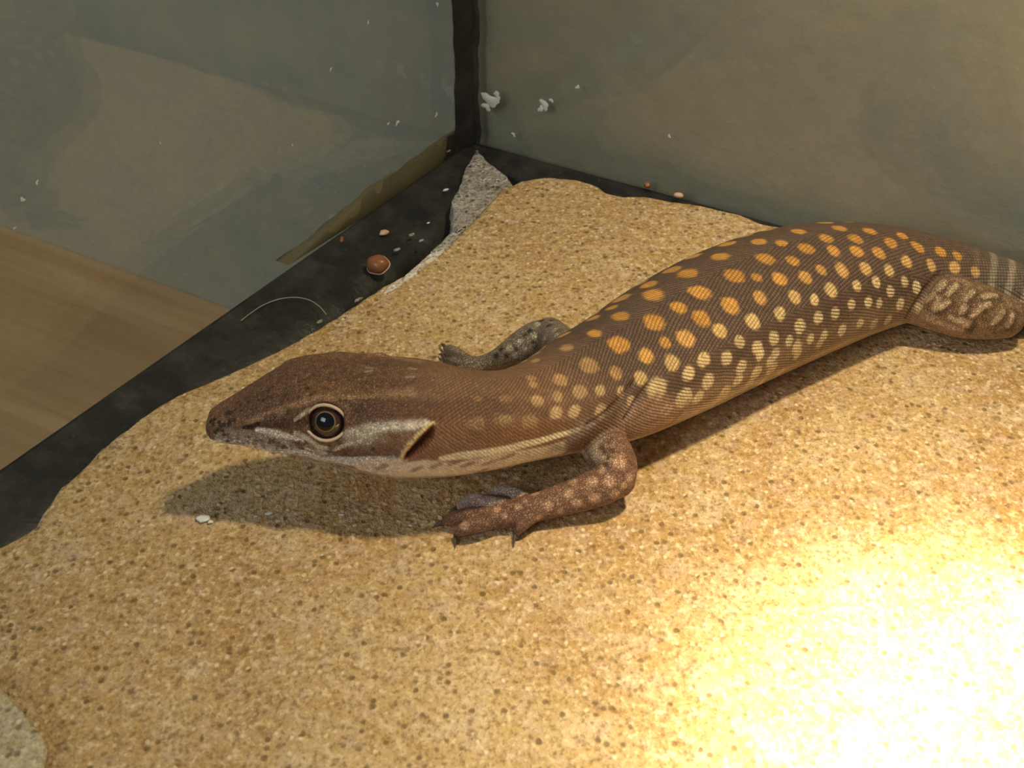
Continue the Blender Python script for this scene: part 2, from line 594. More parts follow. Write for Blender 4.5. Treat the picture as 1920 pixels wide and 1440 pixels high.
# stations of head, neck, trunk and tail:
# centre of the outline (px), half thickness (px), height of the centre (cm), height/width, squareness, narrower top
ST = [
    (387, 801, 9, 1.54, .90, 2.2, .0),
    (391, 801, 20, 1.54, .90, 2.3, .0),
    (400, 800, 30, 1.54, .88, 2.4, .05),
    (420, 795, 39, 1.55, .86, 2.5, .08),
    (450, 788, 50, 1.58, .84, 2.6, .12),
    (500, 779, 71, 1.62, .84, 2.6, .14),
    (555, 769, 90, 1.66, .86, 2.6, .14),
    (600, 767, 97, 1.66, .88, 2.5, .14),
    (650, 771, 102, 1.64, .88, 2.5, .13),
    (700, 778, 110, 1.60, .88, 2.4, .12),
    (750, 784, 112, 1.60, .88, 2.3, .10),
    (800, 787, 110, 1.58, .90, 2.2, .06),
    (850, 790, 104, 1.55, .94, 2.1, .03),
    (905, 789, 95, 1.52, .95, 2.0, .0),
    (970, 779, 90, 1.42, .92, 2.0, .0),
    (1040, 758, 100, 1.33, .88, 2.0, .0),
    (1100, 733, 114, 1.25, .85, 2.0, .0),
    (1165, 705, 124, 1.20, .82, 2.05, .0),
    (1260, 653, 135, 1.18, .80, 2.1, .0),
    (1360, 601, 137, 1.17, .80, 2.1, .0),
    (1455, 561, 132, 1.15, .80, 2.1, .0),
    (1545, 534, 120, 1.12, .82, 2.1, .0),
    (1625, 520, 104, 1.06, .84, 2.05, .0),
    (1700, 516, 88, .98, .86, 2.0, .0),
    (1775, 522, 73, .90, .90, 2.0, .0),
    (1850, 536, 62, .80, .95, 2.0, .0),
    (1930, 556, 54, .68, 1.0, 2.0, .0),
    (2030, 586, 46, .56, 1.0, 2.0, .0),
    (2150, 624, 36, .44, 1.0, 2.0, .0),
    (2300, 670, 26, .32, 1.0, 2.0, .0),
    (2480, 716, 15, .2, 1.0, 2.0, .0),
    (2640, 742, 5, .1, 1.0, 2.0, .0),
]
ST = np.array(ST, float)
seg = np.r_[0, np.cumsum(np.linalg.norm(np.diff(ST[:, :2], axis=0), axis=1))]
NS = 300
# denser near the snout
xs = np.r_[np.linspace(0, 60, 40, endpoint=False), np.linspace(60, seg[-1], NS - 40)]
DS = catmull(seg, ST, xs)
PHI = np.linspace(0, 2 * math.pi, 96, endpoint=False)   # 0 back, pi/2 camera side, pi belly


def section(n, k):
    c, s = np.cos(PHI), np.sin(PHI)
    e = 2.0 / n
    X = np.sign(s) * np.abs(s)**e * (1 - k * c)
    Y = np.sign(c) * np.abs(c)**e
    return X, Y


def frames(C):
    T = np.gradient(C, axis=0)
    for _ in range(6):
        T[1:-1] = (T[:-2] + 2 * T[1:-1] + T[2:]) / 4
    T /= np.linalg.norm(T, axis=1)[:, None]
    B = Z - T * (T @ Z)[:, None]
    B /= np.linalg.norm(B, axis=1)[:, None]
    Sd = np.cross(T, B)             # right of travel
    if Sd[0] @ (-FWD) < 0: Sd = -Sd
    return T, B, Sd


cpx = DS[:, :2].copy()
half = DS[:, 2]
ctr = np.array([at(*cpx[i], DS[i, 3]) for i in range(NS)])
hw = half / 105.0
for it in range(6):
    T, B, Sd = frames(ctr)
    tp = np.gradient(DS[:, :2], axis=0)
    for _ in range(4): tp[1:-1] = (tp[:-2] + 2 * tp[1:-1] + tp[2:]) / 4
    tp /= np.linalg.norm(tp, axis=1)[:, None]
    npx = np.stack([-tp[:, 1], tp[:, 0]], 1)
    for i in range(NS):
        X, Y = section(DS[i, 5], DS[i, 6])
        P = ctr[i] + hw[i] * X[:, None] * Sd[i] + hw[i] * DS[i, 4] * Y[:, None] * B[i]
        q = (proj(P) - DS[i, :2]) @ npx[i]
        lo, hi = q.min(), q.max()
        hw[i] *= half[i] / max((hi - lo) / 2, 1e-6)
        cpx[i] -= npx[i] * (hi + lo) / 2 * .8
    ctr = np.array([at(*cpx[i], DS[i, 3]) for i in range(NS)])
T, B, Sd = frames(ctr)
AA = hw
BB = hw * DS[:, 4]
SS = np.r_[0, np.cumsum(np.linalg.norm(np.diff(ctr, axis=0), axis=1))]   # arc length, cm
RR = np.sqrt((AA**2 + BB**2) / 2)


def s_at(px):
    """arc length at the station nearest in x of the photograph"""
    return float(np.interp(px, DS[:, 0], SS))


parts_v, parts_f, off = [], [], 0


def add_mesh(v, f):
    global off
    parts_v.append(np.asarray(v, float))
    parts_f.extend([tuple(i + off for i in q) for q in f])
    off += len(v)


def ring_faces(n, k):
    f = []
    for i in range(n - 1):
        for j in range(k):
            j2 = (j + 1) % k
            f.append((i * k + j, i * k + j2, (i + 1) * k + j2, (i + 1) * k + j))
    f.append(tuple(range(k - 1, -1, -1)))
    f.append(tuple(range((n - 1) * k, n * k)))
    return f


V = []
for i in range(NS):
    X, Y = section(DS[i, 5], DS[i, 6])
    V.append(ctr[i] + AA[i] * X[:, None] * Sd[i] + BB[i] * Y[:, None] * B[i])
add_mesh(np.concatenate(V), ring_faces(NS, len(PHI)))

LIMBS = []


def limb(name, pts, flat=1.0, n=40, k=20, ball=True):
    """pts rows: px, py, z(cm), r(px); becomes a tapered tube"""
    pts = np.asarray(pts, float)
    C = np.array([at(p[0], p[1], p[2]) for p in pts])
    R = np.array([p[3] / F * ((c - CAM) @ FWD) for p, c in zip(pts, C)])
    x = np.r_[0, np.cumsum(np.linalg.norm(np.diff(C, axis=0), axis=1))]
    q = catmull(x, np.c_[C, R], np.linspace(0, x[-1], n))
    C, R = q[:, :3], np.maximum(q[:, 3], .012)
    T_ = np.gradient(C, axis=0); T_ /= np.linalg.norm(T_, axis=1)[:, None]
    up = np.tile(Z, (n, 1)); B_ = up - T_ * (T_ @ Z)[:, None]
    B_ /= np.linalg.norm(B_, axis=1)[:, None] + 1e-9
    S_ = np.cross(T_, B_)
    ph = np.linspace(0, 2 * math.pi, k, endpoint=False)
    ext = []
    # rounded ends
    for a in (80, 55, 28):
        a = math.radians(a)
        ext.append((C[0] - T_[0] * R[0] * math.sin(a), R[0] * math.cos(a), 0))
    rows = [(c, r, i) for c, r, i in ext] + [(C[i], R[i], i) for i in range(n)]
    for a in (28, 55, 80):
        a = math.radians(a)
        rows.append((C[-1] + T_[-1] * R[-1] * math.sin(a), R[-1] * math.cos(a), n - 1))
    V = []
    for c, r, i in rows:
        V.append(c + r * (np.sin(ph)[:, None] * S_[i] + flat * np.cos(ph)[:, None] * B_[i]))
    add_mesh(np.concatenate(V), ring_faces(len(rows), k))
    LIMBS.append(dict(name=name, C=C, R=R, S=S_, B=B_, T=T_, L=np.linspace(0, x[-1], n)))
    return C, R, T_


# near fore limb
limb('arm', [(1085, 765, 1.15, 44), (1112, 800, 1.02, 44), (1136, 840, .85, 45), (1152, 876, .66, 44), (1154, 896, .55, 40)])
limb('arm', [(1158, 892, .60, 37), (1135, 907, .52, 40), (1100, 922, .44, 37), (1050, 938, .36, 33), (1010, 950, .30, 30), (975, 959, .26, 30), (940, 967, .22, 26), (915, 972, .20, 20)], flat=.85)
toes = []
toes.append(limb('toe_pale', [(985, 938, .30, 14), (960, 922, .36, 12), (938, 919, .34, 11), (920, 925, .22, 9), (910, 931, .10, 6)]))
toes.append(limb('toe_pale', [(950, 950, .28, 15), (915, 942, .36, 14), (893, 938, .36, 14), (872, 943, .22, 11), (860, 951, .10, 6)]))
toes.append(limb('toe', [(930, 965, .26, 16), (890, 965, .30, 14), (860, 968, .28, 13), (842, 974, .18, 11), (833, 979, .10, 7)]))
toes.append(limb('toe', [(925, 976, .24, 16), (890, 985, .28, 15), (872, 990, .26, 14), (860, 998, .17, 9), (855, 1003, .10, 5)]))
toes.append(limb('toe', [(1005, 962, .26, 16), (990, 975, .26, 13), (980, 985, .24, 11), (972, 996, .15, 8), (968, 1001, .09, 5)]))
# far fore limb
limb('arm_far', [(1075, 668, 1.15, 36), (1048, 640, .95, 33), (1030, 622, .75, 28)])
limb('arm_far', [(1034, 622, .72, 27), (1010, 633, .66, 33), (985, 645, .55, 31), (955, 662, .42, 25), (930, 674, .3, 19), (905, 681, .22, 15), (885, 681, .2, 13)])
toes.append(limb('toe', [(890, 681, .22, 11), (872, 671, .30, 10), (858, 662, .32, 10), (842, 655, .2, 9), (836, 654, .12, 6)]))
toes.append(limb('toe', [(890, 685, .2, 10), (868, 682, .24, 8), (850, 677, .2, 7), (836, 673, .10, 5)]))
toes.append(limb('toe', [(900, 688, .2, 11), (880, 694, .24, 9), (862, 695, .2, 8), (850, 696, .10, 5)]))
# near hind limb
limb('leg', [(1690, 540, .95, 60), (1745, 556, .85, 60), (1800, 576, .72, 57), (1850, 588, .62, 50), (1880, 594, .55, 42)])
limb('leg', [(1878, 586, .55, 36), (1915, 576, .45, 30), (1960, 582, .35, 28), (2010, 596, .26, 24), (2050, 606, .22, 22), (2090, 618, .18, 16)])
for dx, dy in ((40, -22), (60, -6), (66, 10), (50, 28)):
    limb('leg', [(2080, 616, .2, 13), (2080 + dx * .6, 616 + dy * .6, .24, 11), (2080 + dx, 616 + dy, .1, 7)])
# far hind limb, out of the picture behind the tail
limb('leg_far', [(1800, 522, .80, 36), (1880, 530, .55, 28), (1945, 528, .42, 26), (2000, 512, .3, 22), (2060, 500, .22, 16)])

vv = np.concatenate(parts_v)
src = mesh_obj('lizard_source', vv, parts_f, scale=1.0)
md = src.modifiers.new('remesh', 'REMESH')
md.mode = 'VOXEL'
md.voxel_size = 0.021
md.adaptivity = 0.0
ms = src.modifiers.new('smooth', 'SMOOTH')
ms.factor = .5
ms.iterations = 9
dg = bpy.context.evaluated_depsgraph_get()
dg.update()
em = bpy.data.meshes.new_from_object(src.evaluated_get(dg))
em.name = 'body'
bpy.data.objects.remove(src)
NV = len(em.vertices)
co = np.empty(NV * 3, np.float32); em.vertices.foreach_get('co', co); co = co.reshape(-1, 3).astype(float)
no = np.empty(NV * 3, np.float32); em.vertex_normals.foreach_get('vector', no); no = no.reshape(-1, 3).astype(float)
print('lizard vertices', NV)


def trunk_coords(P):
    """arc length, signed angle, normalised radius for points near the trunk"""
    n = len(P)
    s = np.empty(n); ph = np.empty(n); rr = np.empty(n)
    for a in range(0, n, 20000):
        p = P[a:a + 20000]
        d2 = ((p[:, None, :] - ctr[None]) ** 2).sum(2)
        i = d2.argmin(1)
        dv = p - ctr[i]
        ds = (dv * T[i]).sum(1)
        s_ = SS[i] + np.clip(ds, -.12, .12)
        x = (dv * Sd[i]).sum(1); y = (dv * B[i]).sum(1)
        aa = np.interp(s_, SS, AA); bb = np.interp(s_, SS, BB)
        s[a:a + 20000] = s_ + np.where(i == 0, np.minimum(ds + .12, 0), 0)
        ph[a:a + 20000] = np.arctan2(x / aa, y / bb)
        rr[a:a + 20000] = np.sqrt((x / aa) ** 2 + (y / bb) ** 2)
    return s, ph, rr


def limb_coords(P):
    n = len(P)
    best = np.full(n, 1e9); L = np.zeros(n); ph = np.zeros(n); idx = np.full(n, -1); rl = np.ones(n)
    for k, lb in enumerate(LIMBS):
        lo = lb['C'].min(0) - lb['R'].max() * 1.6; hi = lb['C'].max(0) + lb['R'].max() * 1.6
        sel = np.where(((P > lo) & (P < hi)).all(1))[0]
        if not len(sel): continue
        d = np.sqrt(((P[sel][:, None] - lb['C'][None]) ** 2).sum(2)) / lb['R'][None]
        i = d.argmin(1); dm = d[np.arange(len(sel)), i]
        up_ = dm < best[sel]
        t = sel[up_]; ii = i[up_]
        best[t] = dm[up_]
        dv = P[t] - lb['C'][ii]
        L[t] = lb['L'][ii] + (dv * lb['T'][ii]).sum(1)
        ph[t] = np.arctan2((dv * lb['S'][ii]).sum(1), (dv * lb['B'][ii]).sum(1))
        rl[t] = lb['R'][ii]
        idx[t] = k
    return L, ph, best, idx, rl


def sstep(a, b, x):
    t = np.clip((x - a) / (b - a), 0, 1)
    return t * t * (3 - 2 * t)


s_v, p_v, r_v = trunk_coords(co)
l_L, l_p, l_r, l_i, l_R = limb_coords(co)
limbness = sstep(-.02, .16, (r_v - 1.0) - (l_r - 1.0) * .4) * (r_v > 1.0) * (l_r < 1.35)
limbness[(r_v > 1.12) & (l_r < 1.3)] = 1.0
r_loc = np.interp(s_v, SS, RR)
v_v = p_v * r_loc
av_v = np.abs(v_v)

tri_faces = [tuple(p.vertices) for p in em.polygons]
bvh = BVHTree.FromPolygons([tuple(p) for p in co], tri_faces)


def hit(px, py):
    d = ray(px, py)
    loc, nrm, fi, dist = bvh.ray_cast(Vector(CAM), Vector(d))
    if loc is None: return None
    return np.array(loc), np.array(nrm)


def feat(pts):
    """photo points on the trunk -> (s, v) rows"""
    H = []
    for p in pts:
        h = hit(p[0], p[1])
        if h is None:
            for dx, dy in ((0, 6), (0, 12), (6, 12), (0, 20), (10, 20), (0, -6), (0, -12), (0, 30)):
                h = hit(p[0] + dx, p[1] + dy)
                if h is not None: break
        H.append(h[0])
    s, ph, rr = trunk_coords(np.array(H))
    return np.stack([s, ph * np.interp(s, SS, RR), ph], 1)


CMPX = 1 / 104.0
pig = np.zeros((NV, 3))


def blend(mask, color):
    global pig
    mask = np.clip(mask, 0, 1)[:, None]
    pig = pig * (1 - mask) + np.asarray(color, float)[None] * mask


def d_seg(s, v, A, Bp):
    ab = Bp[:2] - A[:2]
    L2 = ab @ ab + 1e-12
    t = np.clip(((s - A[0]) * ab[0] + (v - A[1]) * ab[1]) / L2, 0, 1)
    return np.hypot(s - A[0] - t * ab[0], v - A[1] - t * ab[1]), t


def line_mask(pts, width, soft=.35, both=True):
    """stroke through photo points, widths in px; the same on both sides of the animal"""
    f = feat(pts)
    f[:, 1] = np.abs(f[:, 1])
    wv = np.broadcast_to(np.asarray(width, float), (len(pts),)) * CMPX
    m_ = np.zeros(NV)
    lo, hi = f[:, 0].min() - .6, f[:, 0].max() + .6
    sel = np.where((s_v > lo) & (s_v < hi) & (limbness < .5))[0]
    s, v = s_v[sel], av_v[sel]
    for i in range(len(f) - 1):
        d, t = d_seg(s, v, f[i], f[i + 1])
        wd = (wv[i] * (1 - t) + wv[i + 1] * t) / 2
        m_[sel] = np.maximum(m_[sel], 1 - sstep(wd * (1 - soft), wd * (1 + soft), d))
    return m_


def poly_mask(pts, soft=3.0):
    f = feat(pts); f[:, 1] = np.abs(f[:, 1])
    P2 = f[:, :2]
    m_ = np.zeros(NV)
    lo, hi = P2[:, 0].min() - .3, P2[:, 0].max() + .3
    sel = np.where((s_v > lo) & (s_v < hi) & (limbness < .5))[0]
    q = np.stack([s_v[sel], av_v[sel]], 1)
    ins = inside(P2, q)
    dm = np.full(len(sel), 1e9)
    for i in range(len(P2)):
        d, _ = d_seg(q[:, 0], q[:, 1], P2[i], P2[(i + 1) % len(P2)])
        dm = np.minimum(dm, d)
    sd = np.where(ins, dm, -dm)
    m_[sel] = sstep(-soft * CMPX, soft * CMPX, sd)
    full = np.full(NV, -1.0); full[sel] = sd
    return m_, full


def n3(P, f, seed):
    r = np.random.default_rng(seed)
    o = np.zeros(len(P))
    for k in range(6):
        dd = r.normal(size=3); dd /= np.linalg.norm(dd)
        o += np.sin(P @ dd * f * r.uniform(.7, 1.5) + r.uniform(0, 6.28))
    return o / 6


ap = np.abs(p_v)
# ---- base pigment by angle and by region
HEADB = np.array((.205, .108, .060))
BACK = np.array((.118, .072, .050))
FLANK = np.array((.33, .225, .14))
BELLY = np.array((.66, .51, .38))
CREAM = np.array((.72, .58, .38))
WHITE = np.array((.86, .78, .64))
PINK = np.array((.42, .26, .19))
ORANGE = np.array((.60, .285, .062))
TANSP = np.array((.66, .46, .20))
PALESP = np.array((.72, .58, .36))
DARK = np.array((.055, .028, .016))

s_ear = s_at(800); s_sh = s_at(1060); s_hip = s_at(1720)
pig[:] = BACK
blend(1 - sstep(s_at(980), s_at(1120), s_v), HEADB * 1.1)
blend(1 - sstep(s_at(600), s_at(820), s_v), HEADB)
blend(sstep(1.15, 1.75, ap) * sstep(s_sh, s_sh + 1, s_v), FLANK)
blend(sstep(2.0, 2.5, ap), BELLY)
blend(sstep(2.05, 2.4, ap) * (1 - sstep(s_at(1120), s_at(1260), s_v)), BELLY)
blend(.25 * sstep(-.1, .5, n3(co, 5, 1)), BACK * .8)

# ---- spots of the back and flanks (photo position, radius px)
SPOTS = [(1423,453,14),(1465,456,11),(1497,434,13),(1511,465,16),(1435,485,17),(1487,489,13),(1350,481,16),(1377,517,19),(1419,520,11),(1462,523,16),
 (1510,520,14),(1289,513,18),(1225,553,20),(1313,549,19),(1272,576,15),(1369,572,18),(1425,558,15),(1490,556,14),(1527,562,12),(1163,593,17),
 (1225,603,20),(1315,596,17),(1412,604,15),(1462,590,13),(1115,625,16),(1161,646,20),(1246,641,11),(1286,635,18),(1350,620,14),(1387,640,12),
 (1420,652,12),(1452,635,12),(1500,612,13),(1062,652,14),(1104,684,20),(1155,700,15),(1212,668,15),(1259,681,15),(1200,708,13),(1320,673,14),
 (1363,672,12),(1291,702,13),(1328,715,12),(1391,688,12),(1417,700,11),(1447,692,11),(1356,739,12),(1283,747,14),(1232,729,19),(1050,711,15),
 (1088,735,14),(1126,731,12),(1165,735,13),(1183,752,12),(1126,774,14),(1078,771,13),(1042,774,13),(1046,744,12),(1007,752,13),(949,748,10),(894,748,6),
 (992,790,15),(945,789,13),(892,794,13),(996,709,10),(1000,721,10),(1003,676,11),
 (1548,446,15),(1574,428,14),(1605,448,15),(1631,433,13),(1691,441,12),(1670,455,15),(1721,463,14),(1764,472,13),(1563,470,14),(1606,471,15),(1649,475,14),
 (1700,491,14),(1540,506,12),(1579,508,15),(1623,502,14),(1667,508,13),(1559,544,15),(1607,536,12),(1643,530,12),(1745,496,14),(1790,501,13),(1829,510,12),
 (1696,528,11),(1670,547,12),(1719,539,13),(1688,571,12),(1597,571,11),(1628,567,10),(1649,569,9),(1464,586,11),(1566,588,12),(1535,596,12),(1501,612,11),
 (1579,619,11),(1613,606,10),(1639,607,9),(1545,629,10),(1665,600,10),(1454,664,10),(1493,651,11),(1537,645,9),(1425,664,10),(1446,676,10),(1495,663,9),
 (1722,580,9),(1795,479,11),(1480,640,10),(1520,635,9),(1405,720,10),(1385,712,9),(1310,745,9),(1250,770,10),(1340,755,9),(1430,715,8),(1465,697,8)]
fs = feat([(x, y) for x, y, r in SPOTS])
allsp = [(f[0], f[1], f[2], r * CMPX) for f, (x, y, r) in zip(fs, SPOTS)]
# the other flank carries the same kind of rows
for f, (x, y, r) in zip(fs, SPOTS):
    if f[2] > .42: allsp.append((f[0] + .13, -f[1] - .03, -f[2], r * CMPX))
flank_break = np.zeros(NV)
spotm = np.zeros(NV)
spcol = np.zeros((NV, 3))
rs_ = np.random.default_rng(5)
for s0, v0, ph0, r0 in allsp:
    if s0 < s_at(1120): r0 *= .84
    st = 1 + .5 * max(0, abs(ph0) - 1.15)              # flank spots are taller than long
    r0 *= 1 + .22 * sstep(1.0, 1.5, abs(ph0))
    sel = np.where((np.abs(s_v - s0) < r0 * 1.9) & (np.abs(v_v - v0) < r0 * 1.9 * st) & (limbness < .6))[0]
    if not len(sel): continue
    wob = 1 + .22 * n3(co[sel], 13, 3) + .14 * n3(co[sel], 38, 4)
    d = np.hypot(s_v[sel] - s0, (v_v[sel] - v0) / st) / r0 * wob
    mk = 1 - sstep(.66, 1.16, d)
    fl = sstep(.75, 1.45, abs(ph0))
    c = ORANGE * (1 - sstep(.45, 1.0, abs(ph0))) + TANSP * sstep(.45, 1.0, abs(ph0))
    c = c * (1 - fl) + PALESP * fl
    if s0 < s_sh + .3:
        c = c * .55 + np.array((.60, .43, .24)) * .45
    c = c * rs_.uniform(.88, 1.1)
    if s0 < s_at(960): mk = mk * .62
    if s0 < s_at(1100): mk = mk * .68
    up_ = mk > spotm[sel]
    spotm[sel[up_]] = mk[up_]
    spcol[sel[up_]] = c
spotm *= (1 - limbness)
pig = pig * (1 - spotm[:, None]) + spcol * spotm[:, None]

# shoulder and flank skin behind the fore limb is plain and pinkish
mk, _ = poly_mask([(1170, 760), (1240, 735), (1300, 765), (1320, 770), (1230, 812), (1176, 836), (1150, 800)], 16)
blend(mk * .62, PINK)
mk, _ = poly_mask([(1250, 790), (1380, 730), (1500, 680), (1640, 622), (1690, 600), (1690, 612), (1560, 662), (1460, 707), (1300, 784)], 14)
blend(mk * .8, (.68, .52, .36))
for pts, wd in (([(1232, 740), (1215, 765), (1190, 785)], 9), ([(1262, 745), (1245, 775), (1215, 795)], 8), ([(1290, 750), (1270, 782), (1250, 798)], 8)):
    blend(line_mask(pts, wd, .7) * .5, (.20, .12, .085))
# skin folds in front of the shoulder and at the groin
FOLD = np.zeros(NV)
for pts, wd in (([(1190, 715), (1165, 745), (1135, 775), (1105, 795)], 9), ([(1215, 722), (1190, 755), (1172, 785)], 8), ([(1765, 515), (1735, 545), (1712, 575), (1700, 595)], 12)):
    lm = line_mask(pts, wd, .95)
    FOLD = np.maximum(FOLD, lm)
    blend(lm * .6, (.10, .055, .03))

# ---- tail bars, hips
tb_ = sstep(s_at(1790), s_at(1860), s_v)
ring = .5 + .5 * np.sin((s_v - s_at(1800)) / .34 * 2 * math.pi + .5 * n3(co, 3, 8))
blend(tb_ * .9, (.12, .09, .07))
blend(tb_ * sstep(.45, .95, ring) * (1 - sstep(2.0, 2.5, ap)) * (.55 + .25 * n3(co, 9, 9)), (.42, .34, .24))

# ---- head and neck markings
blend(line_mask([(455, 772), (500, 742), (545, 718), (590, 700), (640, 695)], (30, 44, 44, 40, 30), .9) * .30, (.12, .06, .035))
blend(line_mask([(470, 788), (510, 776), (560, 758), (600, 748), (650, 748), (690, 744), (735, 737), (770, 735)], (10, 12, 12, 9, 8, 8, 14, 18), .7) * .62, (.42, .25, .135))
blend(line_mask([(560, 748), (600, 735), (650, 728), (720, 712), (790, 715)], (18, 26, 30, 34, 30), .9) * .35, (.23, .12, .05))
mk, _ = poly_mask([(600, 676), (660, 674), (760, 676), (830, 688), (800, 706), (720, 704), (640, 706), (605, 698)], 14)
blend(mk * .5, (.115, .062, .040))
# dark stripe nostril - eye - ear - neck
blend(line_mask([(478, 797), (505, 797), (540, 793), (580, 790)], (10, 16, 17, 16), .45) * .9, (.085, .038, .022))
blend(line_mask([(640, 780), (680, 768), (730, 766), (790, 768), (815, 772)], (14, 26, 32, 34, 34), .5) * .80, (.125, .062, .036))
blend(line_mask([(815, 772), (850, 765), (900, 762), (960, 760), (1020, 775)], (36, 30, 30, 30, 20), .6) * .55, (.13, .064, .034))
blend(line_mask([(822, 795), (860, 800), (930, 812), (1000, 806), (1060, 796)], (40, 44, 36, 24, 14), .6) * .60, (.20, .090, .040))
# pale stripe below the eye to the ear, cheek
blend(line_mask([(655, 812), (690, 807), (730, 800), (775, 797), (800, 792)], (14, 19, 15, 14, 9), .8) * (.75 + .3 * n3(co, 30, 17)), WHITE)
blend(line_mask([(660, 825), (690, 822), (715, 822)], (26, 32, 16), .8) * .75, (.70, .60, .43))
mk, _ = poly_mask([(708, 812), (760, 806), (782, 812), (764, 840), (750, 853), (720, 852), (688, 846)], 6)
blend(mk * .72, (.235, .135, .075))
blend(line_mask([(640, 842), (680, 845), (720, 842), (745, 846)], (10, 16, 18, 10), .6) * .75, (.20, .11, .065))
blend(line_mask([(755, 860), (772, 836), (792, 812), (812, 794)], (11, 15, 13, 7), .4) * .95, (.74, .56, .28))
# snout: lips and the pale streak in front of the eye
mk, _ = poly_mask([(400, 812), (440, 806), (480, 812), (540, 822), (560, 842), (520, 846), (450, 836), (405, 826)], 5)
blend(mk * .9, (.50, .40, .335))
blend(line_mask([(482, 806), (515, 812), (545, 820), (570, 828)], (8, 11, 9, 6), .5) * .95, WHITE)
blend(line_mask([(555, 812), (575, 820), (600, 838), (625, 842), (655, 832)], (8, 11, 10, 8, 8), .5) * .85, (.78, .69, .54))
blend(line_mask([(575, 838), (600, 850), (620, 852)], (12, 14, 6), .5) * .85, (.74, .66, .54))
blend(line_mask([(560, 830), (590, 843)], (7, 8), .6) * .75, (.12, .075, .05))
blend(line_mask([(622, 838), (615, 850)], (12, 10), .6) * .75, (.10, .06, .045))
blend(line_mask([(642, 853), (668, 854)], (5, 5), .5) * .8, (.12, .09, .08))
blend(line_mask([(500, 841), (560, 848), (600, 852)], (4, 5, 5), .6) * .6, (.17, .12, .095))
# white lower lip, chin and throat
blend(line_mask([(400, 832), (440, 841), (520, 853), (600, 861), (680, 868), (740, 872)], (7, 10, 13, 14, 22, 30), .4) * .95, (.74, .67, .60))
mk, _ = poly_mask([(660, 866), (720, 858), (760, 868), (800, 862), (850, 868), (950, 846), (1060, 826), (1060, 860), (960, 878), (860, 896), (740, 900), (670, 880)], 4)
blend(mk, (.72, .59, .46))
blend(line_mask([(830, 860), (870, 854), (920, 848), (980, 834), (1040, 818), (1085, 806)], (10, 15, 15, 13, 11, 9), .35) * .95, (.76, .66, .45))
for p in ((717, 875), (782, 879), (818, 873), (851, 868), (880, 870), (922, 866), (955, 855), (905, 882)):
    blend(line_mask([(p[0] - 9, p[1] + 4), (p[0] + 8, p[1] - 3)], 8, .6) * .7, (.26, .14, .085))
# crown: little pale scars
for p in ((693, 690), (774, 691)):
    blend(line_mask([(p[0] - 6, p[1] - 1), (p[0] + 6, p[1] + 1)], 4, .6) * .55, (.50, .42, .38))
# dark dots on snout and lips
rd = np.random.default_rng(11)
dots = [(402, 786), (413, 800), (420, 796), (429, 796), (408, 806), (417, 808), (400, 796), (431, 790), (404, 812), (411, 792), (395, 790), (438, 788)]
def dot(x, y, r, a, c):
    global pig
    h = hit(x, y)
    if h is None: return
    R = r * CMPX
    sel = np.where((np.abs(co - h[0]) < R * 2).all(1))[0]
    mk = ((1 - sstep(R * .5, R * 1.5, np.linalg.norm(co[sel] - h[0], axis=1))) * a)[:, None]
    pig[sel] = pig[sel] * (1 - mk) + np.asarray(c) * mk
for x, y in dots:
    dot(x, y, 3.4, 1.0, DARK * .5)
for x, y in [(498, 786), (507, 784), (515, 783), (570, 712), (580, 707), (588, 703), (609, 730), (616, 731), (560, 716), (585, 742), (640, 752), (650, 753), (658, 755), (699, 843)]:
    dot(x, y, 2.8, .85, DARK)
for i in range(70):
    x = rd.uniform(415, 560); y0 = 808 + (x - 400) * .10
    y = y0 + rd.uniform(2, 28)
    dot(x, y, rd.uniform(2.2, 3.2), .75, (.10, .065, .05))
for i in range(90):
    x = rd.uniform(420, 590); top = np.interp(x, [386, 440, 520, 590], [790, 745, 702, 676])
    y = rd.uniform(top + 12, 785)
    dot(x, y, rd.uniform(2.2, 3.2), .6, DARK)

# finer freckles of crown, temple and cheek
for i in range(420):
    x = rd.uniform(560, 830); top = np.interp(x, [560, 600, 700, 830], [690, 682, 682, 694])
    y = rd.uniform(top, 850)
    dot(x, y, rd.uniform(1.6, 2.6), rd.uniform(.15, .45), DARK if rd.random() < .7 else (.40, .27, .17))
blend(line_mask([(552, 787), (566, 779), (580, 768)], (5, 7, 6), .5) * .8, (.66, .55, .40))
# ---- limbs
near_ground = sstep(.25, .05, co[:, 2])
lb = np.tile(np.array((.235, .125, .078)), (NV, 1))
far = np.array([LIMBS[i]['name'].endswith('far') if i >= 0 else False for i in l_i]) | ((co[:, 0] < at(1050, 640)[0]) & (co[:, 1] > at(900, 715)[1]) & (l_i >= 0))
lb[far] = (.25, .195, .145)
tp_ = np.array([LIMBS[i]['name'] == 'toe_pale' if i >= 0 else False for i in l_i])
lb[tp_] = (.42, .32, .29)
leg = np.array([LIMBS[i]['name'] == 'leg' if i >= 0 else False for i in l_i])
lb[leg] = (.27, .165, .095)
legmask = limbness * 1.0
under = sstep(1.7, 2.6, np.abs(l_p))
lb = lb * (1 - under[:, None] * .6) + np.array((.52, .35, .25)) * under[:, None] * .6
